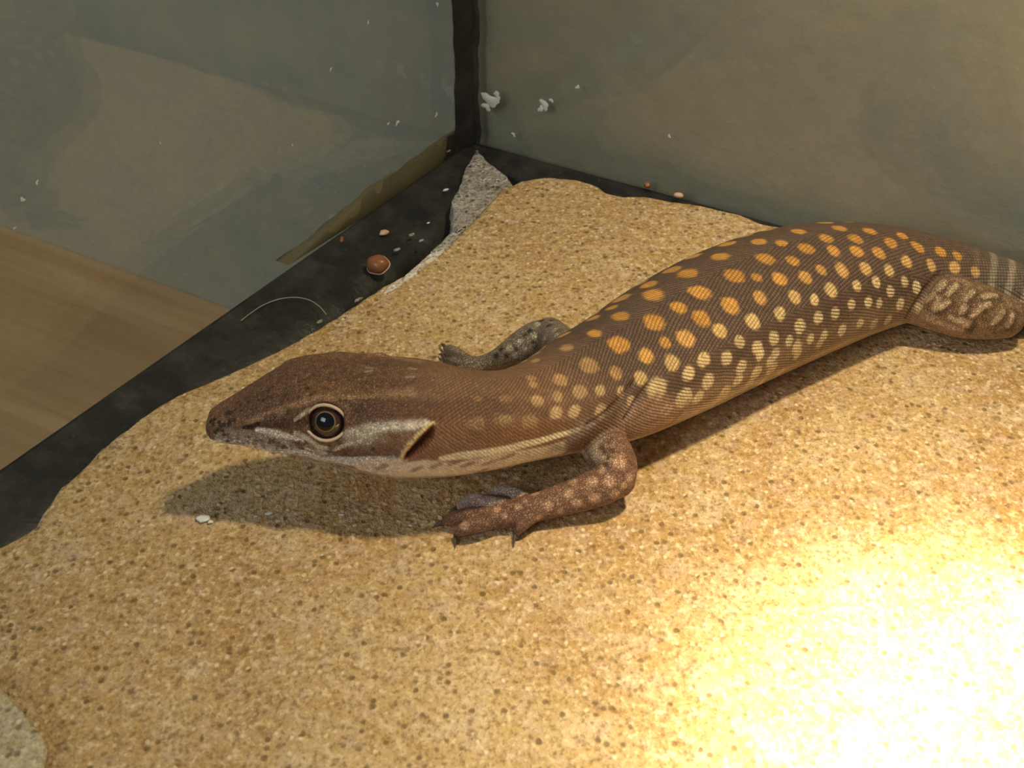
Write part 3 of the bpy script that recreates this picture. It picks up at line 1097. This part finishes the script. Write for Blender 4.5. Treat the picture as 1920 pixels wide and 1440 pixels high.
# pale round spots scattered over arm and thigh
pts3 = []
def limb_spots(pp, col, soft=.3):
    global lb
    for x, y, r in pp:
        h = hit(x, y)
        if h is None: continue
        d = np.linalg.norm(co - h[0], axis=1)
        mk = (1 - sstep(r * CMPX * (1 - soft), r * CMPX * (1 + soft), d))[:, None]
        lb = lb * (1 - mk) + np.asarray(col) * mk
ARM_SP = [(1143, 903, 9), (1110, 903, 9), (1153, 928, 8), (1115, 934, 8), (1083, 945, 8), (1066, 925, 8), (1162, 866, 11), (1075, 903, 7), (1028, 948, 8), (1003, 925, 7),
          (972, 950, 6), (946, 966, 5), (975, 930, 6), (933, 955, 6), (870, 985, 7), (1050, 960, 6), (1012, 970, 5), (1000, 900, 6), (1180, 895, 7), (1130, 880, 7), (890, 941, 5), (985, 940, 4), (1130, 955, 5), (1170, 910, 6)]
limb_spots(ARM_SP, (.50, .30, .19), .45)
limb_spots([(1110, 835, 14), (1095, 850, 11), (1120, 855, 10), (1125, 815, 9), (1100, 820, 9), (1138, 862, 8)], (.42, .32, .21), .8)
limb_spots([(1008, 607, 7), (1040, 618, 6), (1020, 635, 6), (1003, 630, 5), (975, 640, 5), (955, 652, 6), (985, 655, 5), (1043, 628, 5), (965, 668, 5)], (.50, .42, .33), .5)
# dark marks of the far arm and the creases of the near elbow
for x, y, r in [(930, 668, 7), (940, 655, 5), (993, 620, 5), (1015, 602, 6), (1030, 610, 6), (1000, 642, 4), (968, 655, 4), (950, 668, 5), (1035, 600, 5), (985, 628, 4)]:
    limb_spots([(x, y, r)], (.05, .038, .03), .6)
limb_spots([(930 + i * 11, 672 - i * 6, 15) for i in range(6)], (.20, .19, .18), .9) if False else None
for x, y in [(1128, 838), (1133, 846), (1140, 858), (1136, 870), (1148, 845)]:
    limb_spots([(x, y, 5)], (.12, .065, .035), .6)
# thigh: pale bars with dark outlines
def limb_bars(bars, col, wd):
    global lb
    for a, b in bars:
        A, B2 = hit(*a), hit(*b)
        if A is None or B2 is None: continue
        A, B2 = A[0], B2[0]; ab = B2 - A
        t = np.clip(((co - A) @ ab) / (ab @ ab + 1e-9), 0, 1)
        d = np.linalg.norm(co - A - t[:, None] * ab, axis=1)
        mk = (1 - sstep(wd * CMPX * .25, wd * CMPX * 1.7, d * (1 + .3 * n3(co, 24, 31))))[:, None] * .85
        lb = lb * (1 - mk) + np.asarray(col) * mk
BARS = [((1760, 540), (1772, 528)), ((1779, 550), (1792, 534)), ((1811, 560), (1824, 547)), ((1735, 562), (1749, 552)), ((1715, 585), (1725, 577)), ((1765, 575), (1778, 566)), ((1802, 585), (1808, 575)),
        ((1840, 575), (1855, 570)), ((1862, 605), (1880, 585)), ((1752, 580), (1760, 562)), ((1824, 592), (1834, 582)), ((1782, 595), (1812, 612)), ((1800, 600), (1815, 605)), ((1890, 610), (1898, 592)), ((1845, 555), (1868, 553))]
limb_bars([((a[0] + 5, a[1] + 3), (b[0] + 5, b[1] + 3)) for a, b in BARS], (.10, .055, .028), 11)
limb_bars(BARS, (.56, .40, .25), 5.5)
limb_bars([((1720, 600), (1880, 635)), ((1730, 592), (1800, 618))], (.50, .33, .22), 9)
limb_bars([((1846, 600), (1850, 590))], (.14, .08, .03), 7)
lb *= (1 + .22 * n3(co, 22, 21))[:, None]
pig = pig * (1 - legmask[:, None]) + lb * legmask[:, None]
# loose grey skin at the armpit
for x, y, r in [(1090, 805, 18), (1075, 820, 18), (1105, 795, 14), (1060, 840, 16), (1040, 842, 14), (1080, 850, 12)]:
    h = hit(x, y)
    if h is None: continue
    d = np.linalg.norm(co - h[0], axis=1)
    blend((1 - sstep(r * CMPX * .3, r * CMPX * 1.3, d)) * .55, (.26, .21, .185))

# ---- relief: ear, eye sockets, lip line, brow, folds
disp = np.zeros(NV)
EAR = [(757, 862), (759, 852), (770, 838), (783, 822), (797, 808), (813, 794), (817, 806), (813, 824), (800, 841), (784, 853), (768, 861)]
emk, esd = poly_mask(EAR, 2.0)
disp -= sstep(-.01, .10, esd) * .17
blend(emk, (.16, .052, .026))
blend(sstep(.0, .06, esd) * .5, (.10, .03, .016))
rim = line_mask([(755, 858), (768, 836), (786, 814), (808, 795)], 11, .8)
disp += rim * .035 * (1 - emk)
disp -= FOLD * .05
lip = line_mask([(392, 828), (440, 838), (520, 848), (600, 854), (660, 860), (720, 858), (748, 852)], 5, .7)
disp -= lip * .022
brow = line_mask([(545, 760), (585, 745), (640, 745), (680, 752)], (16, 26, 26, 14), 1.0)
disp += brow * .06
temporal = line_mask([(690, 770), (740, 785), (780, 800)], (40, 60, 40), 1.0)
disp += temporal * .03
nos = line_mask([(456, 803), (470, 802), (482, 796)], (5, 8, 5), .6)
disp -= nos * .04
blend(nos * .9, (.04, .018, .012))
blend(line_mask([(466, 793), (478, 790)], 6, .6) * .5, (.38, .20, .12))

eh = hit(611, 792)
E0 = eh[0]
es, ep, er = trunk_coords(E0[None])
es, ep = es[0], ep[0]
EYE = []
ER = .285
for sg in (1, -1):
    i = int(np.argmin((s_v - es) ** 2 + ((p_v - sg * ep) * .9) ** 2))
    c = E0 if sg == 1 else co[i]
    # smooth outward direction of the head here
    near = np.where(((co - c) ** 2).sum(1) < .3 ** 2)[0]
    nn = no[near].mean(0); nn /= np.linalg.norm(nn)
    if sg == 1: N_EYE = nn
    EYE.append((c, nn))
for c, nn in EYE:
    dv = co - c
    ax = dv - (dv @ nn)[:, None] * nn
    d = np.linalg.norm(ax, axis=1)
    d[np.abs(dv @ nn) > .6] = 9
    disp -= (1 - sstep(.20, .30, d)) * .20
    disp += np.exp(-((d - .35) / .08) ** 2) * .025
    blend((1 - sstep(.24, .31, d)) * .9, (.07, .045, .03))
co2 = co + no * disp[:, None]

# ---- hand over to the mesh
em.vertices.foreach_set('co', (co2 * S).astype(np.float32).ravel())
ca = em.attributes.new('pigment', 'FLOAT_COLOR', 'POINT')
ca.data.foreach_set('color', np.c_[np.clip(pig, 0, 1), np.ones(NV)].astype(np.float32).ravel())
ua = np.where(limbness > .5, l_L, s_v)
va = np.where(limbness > .5, l_p * l_R, v_v)
# how strongly dark rows cut the pattern: flanks and neck side most, belly and crown least
rows = sstep(.75, 1.25, ap) * (1 - sstep(1.9, 2.3, ap)) * sstep(s_at(960), s_at(1100), s_v) * (1 - limbness)
rows = np.maximum(rows, .25 * (1 - limbness) * (1 - sstep(1.9, 2.3, ap)) * sstep(s_at(800), s_at(1000), s_v))
kk = np.interp(SS, [0, s_at(900), s_at(1050), s_at(1250), SS[-1]], [1.0, 1.0, .75, .38, .34])
KS = np.r_[0, np.cumsum((kk[1:] + kk[:-1]) / 2 * np.diff(SS))]
v0_ = .98 * r_loc
diag = np.interp(s_v, SS, KS) + np.where(av_v < v0_, av_v, 2 * v0_ - av_v) * np.where(limbness > .5, 0, 1)
diag = np.where(limbness > .5, l_L + l_p * l_R, diag)
headm = (1 - sstep(s_at(700), s_at(860), s_v)) * (1 - limbness)
for nm, arr in (('scale_u', ua), ('scale_v', va), ('row_cut', rows), ('head', headm), ('limb', limbness), ('diag', diag), ('earm', emk)):
    a_ = em.attributes.new(nm, 'FLOAT', 'POINT')
    a_.data.foreach_set('value', arr.astype(np.float32))
em.polygons.foreach_set('use_smooth', [True] * len(em.polygons))
em.update()

m = NT('lizard_skin')
A = lambda n_: m.n('Attribute', attribute_name=n_)
col = A('pigment').outputs['Color']
U = A('scale_u').outputs['Fac']; Vv = A('scale_v').outputs['Fac']
rowc = A('row_cut').outputs['Fac']; lm_ = A('limb').outputs['Fac']
hd = m.math('MAXIMUM', A('head').outputs['Fac'], lm_)     # head and limbs: small irregular scales
jit = m.noise(1.6, 2, .5)
DG = A('diag').outputs['Fac']
db = m.math('MULTIPLY_ADD', DG, 1 / .066, m.math('MULTIPLY', jit, 1.3))
da = m.math('MULTIPLY_ADD', U, 1 / .058, m.math('MULTIPLY_ADD', Vv, -.22 / .058, m.math('MULTIPLY', jit, 1.2)))
ga = m.math('ABSOLUTE', m.math('SINE', m.math('MULTIPLY', da, math.pi)))
gb = m.math('ABSOLUTE', m.math('SINE', m.math('MULTIPLY', db, math.pi)))
scale_h = m.math('MULTIPLY', m.math('POWER', ga, .35), m.math('POWER', gb, .6))
cell = m.n('TexWhiteNoise', noise_dimensions='2D')
cx = m.n('CombineXYZ'); m.put(cx.inputs[0], m.math('FLOOR', da)); m.put(cx.inputs[1], m.math('FLOOR', db))
m.put(cell.inputs['Vector'], cx.outputs[0])
# head: small irregular plates
vc = m.n('TexVoronoi', feature='F1'); vc.inputs['Scale'].default_value = 24.0; m.put(vc.inputs['Vector'], m.cm())
vo = m.n('TexVoronoi', feature='DISTANCE_TO_EDGE'); vo.inputs['Scale'].default_value = 24.0; m.put(vo.inputs['Vector'], m.cm())
hp = m.ramp(vo.outputs['Distance'], [(.0, 0.0), (.14, 1.0)])
height = m.n('Mix', data_type='FLOAT'); m.put(height.inputs[0], hd); m.put(height.inputs[2], scale_h); m.put(height.inputs[3], hp)
hh = height.outputs[0]
# colour: grooves darker, single scales a little lighter or darker
groove = m.ramp(hh, [(.10, .52), (.55, 1.0)])
gmix = m.mix(m.math('MULTIPLY_ADD', rowc, .35, m.math('MULTIPLY_ADD', lm_, .30, m.math('MULTIPLY_ADD', hd, -.25, .55))), (1, 1, 1), groove)
col = m.mix(1.0, col, gmix, 'MULTIPLY')
tone = m.ramp(cell.outputs[0], [(0, .80), (1, 1.16)])
col = m.mix(m.math('MULTIPLY_ADD', hd, -.8, .8), col, tone, 'MULTIPLY')
svc = m.n('SeparateColor'); m.put(svc.inputs[0], vc.outputs['Color'])
col = m.mix(hd, col, m.ramp(svc.outputs[0], [(0, .66), (1, 1.28)]), 'MULTIPLY')
# dark skin showing between the scale rows, most along the flank
ln = m.ramp(m.math('MULTIPLY_ADD', rowc, -.16, gb), [(.12, 1.0), (.60, 0.0)])
patch = m.ramp(m.noise(1.3, 3, .6), [(.30, .35), (.62, 1.0)])
body_m = m.math('SUBTRACT', 1.0, m.math('MAXIMUM', hd, lm_))
amt = m.math('MULTIPLY', m.math('MULTIPLY_ADD', rowc, .66, .22), m.math('MULTIPLY', patch, body_m))
col = m.mix(m.math('MULTIPLY', ln, amt), col, (.052, .030, .020))
bmp = m.math('ADD', hh, m.math('MULTIPLY', m.noise(30, 2, .5), .3))
m.set(Base_Color=col, Roughness=.52, Normal=m.bump(bmp, .022, .8))
m.b.inputs['Specular IOR Level'].default_value = .35
m.b.inputs['Subsurface Weight'].default_value = .04
m.b.inputs['Subsurface Radius'].default_value = (.0012, .0006, .0003)
M_SKIN = m.m
em.materials.clear()
em.materials.append(M_SKIN)

liz = bpy.data.objects.new('lizard', None)
COL.objects.link(liz)
g0 = at(1200, 790)
liz.location = Vector(g0) * S
tag(liz, 'brown monitor lizard with orange spots resting on the sandstone slab', 'lizard')
body = bpy.data.objects.new('body', em)
COL.objects.link(body)
body.parent = liz
body.location = -liz.location


def under_liz(o):
    o.parent = liz
    o.location = o.location - liz.location
    return o


# ---- eyes: globe with iris and pupil, and a pale lid ring
m = NT('iris_brown')
iz = m.n('TexCoord')
sx = m.n('SeparateXYZ'); m.put(sx.inputs[0], iz.outputs['Object'])
q = m.math('MULTIPLY', sx.outputs[2], 1 / (ER * S))
ic = m.ramp(q, [(0.2, (.030, .017, .011)), (.60, (.040, .022, .014)), (.838, (.045, .024, .014)), (.846, (.30, .17, .08)), (.860, (.30, .17, .08)), (.870, (.004, .004, .004))])
m.set(Base_Color=ic, Roughness=.12)
m.b.inputs['Coat Weight'].default_value = .6
m.b.inputs['Coat Roughness'].default_value = .03
M_IRIS = m.m
m = NT('pupil_black'); m.set(Base_Color=(.004, .006, .007), Roughness=.06); M_PUPIL = m.m
m = NT('eyelid_cream'); m.set(Base_Color=m.mix(m.noise(9, 3), (.44, .33, .23), (.66, .54, .40)), Roughness=.5, Normal=m.bump(m.noise(20, 2), .02, .6)); M_LID = m.m
m = NT('claw_dark'); m.set(Base_Color=m.mix(m.noise(6, 2), (.035, .022, .016), (.13, .085, .06)), Roughness=.55); M_CLAW = m.m

for ci, (c, nn) in enumerate(EYE):
    # gaze tilts slightly up and forward
    gaze = nn + Z * .10 + np.array([.02, 0, 0]); gaze /= np.linalg.norm(gaze)
    cc = c - nn * .195
    vs, fs = [], []
    nlat, nlon = 28, 40
    for i in range(nlat + 1):
        th_ = math.pi * i / nlat
        for j in range(nlon):
            a = 2 * math.pi * j / nlon
            vs.append((ER * math.sin(th_) * math.cos(a), ER * math.sin(th_) * math.sin(a), ER * math.cos(th_)))
    for i in range(nlat):
        for j in range(nlon):
            j2 = (j + 1) % nlon
            fs.append((i * nlon + j, (i + 1) * nlon + j, (i + 1) * nlon + j2, i * nlon + j2))
    eye = mesh_obj('eye', vs, fs, M_IRIS)
    eye.rotation_euler = Vector(gaze).to_track_quat('Z', 'Y').to_euler()
    eye.location = Vector(cc) * S
    under_liz(eye)
    tag(eye, 'round dark brown eye with a thin gold ring around the pupil')
    # pupil: a shallow cap on the globe
    vs, fs = [(0, 0, ER * 1.012)], []
    for i in range(1, 7):
        th_ = math.asin(.50) * i / 6
        for j in range(32):
            a = 2 * math.pi * j / 32
            rr_ = ER * (1.012 if i < 6 else .998)
            vs.append((rr_ * math.sin(th_) * math.cos(a), rr_ * math.sin(th_) * math.sin(a), rr_ * math.cos(th_)))
    for j in range(32): fs.append((0, 1 + j, 1 + (j + 1) % 32))
    for i in range(5):
        for j in range(32):
            a, b = 1 + i * 32 + j, 1 + i * 32 + (j + 1) % 32
            fs.append((a, a + 32, b + 32, b))
    pu = mesh_obj('pupil', vs, fs, M_PUPIL, eye)
    tag(pu, 'glossy black pupil')
    # lid ring: an almond of cream skin round the globe
    e1 = np.cross(Z, nn); e1 /= np.linalg.norm(e1)
    e2 = np.cross(nn, e1)
    if (e1 @ T[int(np.argmin(abs(SS - es)))]) < 0: e1 = -e1
    vs, fs = [], []
    NJ, K = 72, 10
    for j in range(NJ):
        a = 2 * math.pi * j / NJ
        ca_, sa_ = math.cos(a), math.sin(a)
        rx, ry = .30, .272
        corner_ = (abs(ca_) ** 6)
        pc = c + e1 * ca_ * (rx + .045 * corner_ * (1 if ca_ < 0 else .4)) + e2 * (sa_ * ry + (-.05 * corner_ if ca_ < 0 else .0)) + nn * (.030 - .055 * ca_ ** 2)
        tw = .018 + .007 * abs(sa_)
        rdir = e1 * ca_ + e2 * sa_
        for k in range(K):
            b = 2 * math.pi * k / K
            vs.append(pc + tw * (math.cos(b) * rdir + math.sin(b) * nn))
    for j in range(NJ):
        for k in range(K):
            k2, j2 = (k + 1) % K, (j + 1) % NJ
            fs.append((j * K + k, j2 * K + k, j2 * K + k2, j * K + k2))
    lid = mesh_obj('eyelid', vs, fs, M_LID)
    under_liz(lid)
    tag(lid, 'thin cream eyelid ring around the eye')

# ---- claws
TIPS = [(893, 945), (838, 966), (816, 988), (853, 1024), (962, 1026), None, None, None]     # where the near claws point
for (C_, R_, T_), tip in zip(toes, TIPS):
    p0 = C_[-1] + T_[-1] * R_[-1] * .3
    dirv = T_[-1] * np.array([1, 1, .15]); dirv /= np.linalg.norm(dirv)
    if tip is not None:
        dirv = at(*tip, .03) - p0
        dirv /= np.linalg.norm(dirv)
    r0 = max(R_[-1] * .8, .045)
    vs, fs = [], []
    n_, K = 8, 8
    side = np.cross(dirv, Z); side /= np.linalg.norm(side)
    for i in range(n_ + 1):
        t = i / n_
        L = .25 * t
        p = p0 + dirv * L + Z * (.05 * math.sin(t * math.pi * .75) - .075 * t * t)
        p[2] = max(p[2], .02)
        r = r0 * (1 - t) ** .8 + .003
        for k in range(K):
            b = 2 * math.pi * k / K
            vs.append(p + r * (math.cos(b) * side * .8 + math.sin(b) * Z))
    fs = ring_faces(n_ + 1, K)
    cl = mesh_obj('claw', vs, fs, M_CLAW)
    under_liz(cl)

# ------------------------------------------------------------------ small things in the corner
# curled seed husk on the left seal
def lumpy_blob(name, c, rx, ry, rz, mat, seed=0, rot=0.0, nlat=10, nlon=16, amp=.18):
    r = np.random.default_rng(seed)
    ph = r.uniform(0, 6.28, 6)
    vs, fs = [], []
    for i in range(nlat + 1):
        th_ = math.pi * i / nlat
        for j in range(nlon):
            a = 2 * math.pi * j / nlon
            k = 1 + amp * (math.sin(2 * a + ph[0]) * math.sin(th_) + .6 * math.sin(3 * a + ph[1] + th_ * 2) + .4 * math.sin(5 * a + ph[2])) * math.sin(th_)
            x, y, z = rx * k * math.sin(th_) * math.cos(a), ry * k * math.sin(th_) * math.sin(a), rz * math.cos(th_)
            vs.append((c[0] + x * math.cos(rot) - y * math.sin(rot), c[1] + x * math.sin(rot) + y * math.cos(rot), c[2] + z))
    for i in range(nlat):
        for j in range(nlon):
            j2 = (j + 1) % nlon
            fs.append((i * nlon + j, (i + 1) * nlon + j, (i + 1) * nlon + j2, i * nlon + j2))
    return mesh_obj(name, vs, fs, mat)


hk = bpy.data.objects.new('seed_husk', None)
COL.objects.link(hk)
hc = at(708, 496, -.28)
hk.location = Vector(hc) * S
tag(hk, 'round brown seed husk lying on the black seal left of the slab', 'seed husk')
vs, fs = [], []
R0, NI, NJ = .235, 9, 28
for i in range(NI + 1):
    th_ = math.radians(100) * i / NI
    for j in range(NJ):
        a = 2 * math.pi * j / NJ
        k = 1 + .06 * math.sin(2 * a + 1) + .04 * math.sin(5 * a)
        vs.append((R0 * k * math.sin(th_) * math.cos(a), R0 * k * .92 * math.sin(th_) * math.sin(a), R0 * (math.cos(th_) * .8)))
for i in range(NI):
    for j in range(NJ):
        j2 = (j + 1) % NJ
        fs.append((i * NJ + j, (i + 1) * NJ + j, (i + 1) * NJ + j2, i * NJ + j2))
sh = mesh_obj('shell', vs, fs, M_HUSK, hk)
vs, fs = [], []
for j in range(NJ):
    a = 2 * math.pi * j / NJ
    k = 1 + .06 * math.sin(2 * a + 1) + .04 * math.sin(5 * a)
    for q in range(6):
        b = 2 * math.pi * q / 6
        rr_ = R0 * k * .985 + .022 * math.cos(b)
        vs.append((rr_ * math.cos(a), rr_ * .92 * math.sin(a), R0 * math.cos(math.radians(100)) * .8 + .022 * math.sin(b)))
for j in range(NJ):
    for q in range(6):
        j2, q2 = (j + 1) % NJ, (q + 1) % 6
        fs.append((j * 6 + q, j2 * 6 + q, j2 * 6 + q2, j * 6 + q2))
rimo = mesh_obj('rim', vs, fs, M_RIM, hk)
tag(rimo, 'paler ragged rim of the husk')
rot = Vector((-.25, -.55, .8)).to_track_quat('Z', 'Y').to_euler()
hk.rotation_euler = rot

for i, (x, y, z, rx, ry, rz, mt, lab, nm, cat) in enumerate([
        (641, 449, -.30, .055, .10, .05, M_HUSK, 'tiny brown husk flake on the left seal above the seed husk', 'husk_flake', 'debris'),
        (720, 436, -.36, .10, .10, .05, M_RIM, 'small pale round crumb on the left seal near the corner', 'crumb', 'debris'),
        (1214, 347, -.16, .095, .075, .07, M_HUSK, 'orange-brown crumb on the right seal nearest the corner', 'crumb', 'debris'),
        (1272, 366, -.12, .12, .07, .06, M_RIM, 'pale brown crumb on the right seal touching the slab edge', 'crumb', 'debris')]):
    o = lumpy_blob(nm, at(x, y, z), rx, ry, rz, mt, seed=40 + i)
    tag(o, lab, cat)

# a thin curved hair on the seal
cu = [at(x, y, -.36) for x, y in [(452, 604), (470, 590), (495, 574), (525, 563), (555, 560), (580, 565), (600, 578), (612, 592)]]
xk = np.r_[0, np.cumsum(np.linalg.norm(np.diff(np.array(cu), axis=0), axis=1))]
cc = catmull(xk, np.array(cu), np.linspace(0, xk[-1], 40))
vs = []
for i, p in enumerate(cc):
    t_ = cc[min(i + 1, 39)] - cc[max(i - 1, 0)]; t_ /= np.linalg.norm(t_)
    sd_ = np.cross(t_, Z)
    for k in range(5):
        b = 2 * math.pi * k / 5
        vs.append(p + Z * .03 + .011 * (math.cos(b) * sd_ + math.sin(b) * Z))
hr = mesh_obj('hair', vs, ring_faces(40, 5), M_HAIR)
tag(hr, 'thin pale curved hair lying on the black seal', 'hair')

# limescale spots on the panes
def on_plane(px, py, o, nrm):
    d = ray(px, py)
    return CAM + d * (np.dot(o - CAM, nrm) / np.dot(d, nrm))


def splash(px, py, r, o, nrm, ax, parent, seed):
    c = on_plane(px, py, o, nrm)
    rr_ = np.random.default_rng(seed)
    ph = rr_.uniform(0, 6.28, 4)
    vs, fs = [], []
    cl_ = r / F * ((c - CAM) @ FWD)
    n_, K = 3, 14
    for i in range(n_ + 1):
        q_ = i / n_
        for k in range(K):
            a = 2 * math.pi * k / K
            rad = cl_ * q_ * (1 + .3 * math.sin(2 * a + ph[0]) + .25 * math.sin(3 * a + ph[1]) + .12 * math.sin(5 * a + ph[2]))
            vs.append(c - nrm * (.004 + .03 * cl_ * 4 * (1 - q_ ** 2)) + ax * rad * math.cos(a) + Z * rad * math.sin(a))
    for i in range(n_):
        for k in range(K):
            k2 = (k + 1) % K
            fs.append((i * K + k, i * K + k2, (i + 1) * K + k2, (i + 1) * K + k))
    o_ = mesh_obj('water_spot', vs, fs, M_WHITE, parent)
    return o_


for i, (x, y, r) in enumerate([(920, 188, 15), (912, 200, 8), (932, 178, 7), (1021, 196, 9), (1014, 204, 6), (1083, 163, 4), (890, 258, 6), (898, 249, 4), (963, 252, 4), (1255, 255, 3), (1034, 188, 4)]):
    splash(x, y, r, corner, nr, dr, pane_r, 60 + i)
for i, (x, y, r) in enumerate([(745, 230, 5), (728, 232, 3), (69, 342, 4), (42, 374, 5), (27, 428, 3), (620, 130, 3), (548, 272, 2.5), (690, 42, 3), (820, 8, 4), (818, 215, 4), (300, 268, 2)]):
    splash(x, y, r, corner, nl, dl, pane_l, 90 + i)
# chalky flecks on the left seal and beside the shadow on the slab
for i, (x, y, r, z) in enumerate([(803, 418, .035, -.33), (836, 356, .06, -.3), (790, 451, .05, -.28), (745, 468, .07, -.33), (772, 440, .06, -.33), (600, 603, .06, -.33), (672, 562, .07, -.3), (842, 283, .05, -.25)]):
    o = lumpy_blob('chalk_fleck', at(x, y, z), r * 1.5, r * .6, r * .45, M_WHITE if i < 2 else M_MORTAR, seed=120 + i, rot=.75, nlat=6, nlon=10)
    tag(o, ['bright white fleck on the black seal beside the middle of the mortar wedge',
            'bright white fleck on the black seal beside the upper mortar wedge',
            'tiny grey fleck on the seal beside the greyish stone flake',
            'long grey fleck on the seal above the seed husk',
            'tiny grey fleck on the seal midway between seed husk and mortar wedge',
            'grey fleck on the seal at the right end of the curved hair',
            'grey fleck on the seal between the curved hair and the smallest white stone chip',
            'grey fleck at the foot of the upright corner seal'][i], 'debris', 'chalky flecks on the left seal')
for i, (x, y, r) in enumerate([(381, 972, .10), (395, 978, .04), (505, 962, .05), (640, 965, .035), (480, 968, .03), (770, 985, .03)]):
    o = lumpy_blob('white_fleck', at(x, y, .03), r * 1.3, r * .8, r * .25, M_WHITE, seed=140 + i, rot=.2, nlat=6, nlon=10)
    tag(o, ['largest pale mineral fleck at the tip of the head shadow',
            'small pale fleck touching the largest one in the head shadow',
            'second largest pale fleck in the head shadow below the snout',
            'pale fleck in the head shadow straight below the eye',
            'tiny pale fleck left of the second largest one in the head shadow',
            'tiny pale fleck in the head shadow nearest the toes'][i], 'debris', 'mineral flecks in the head shadow')
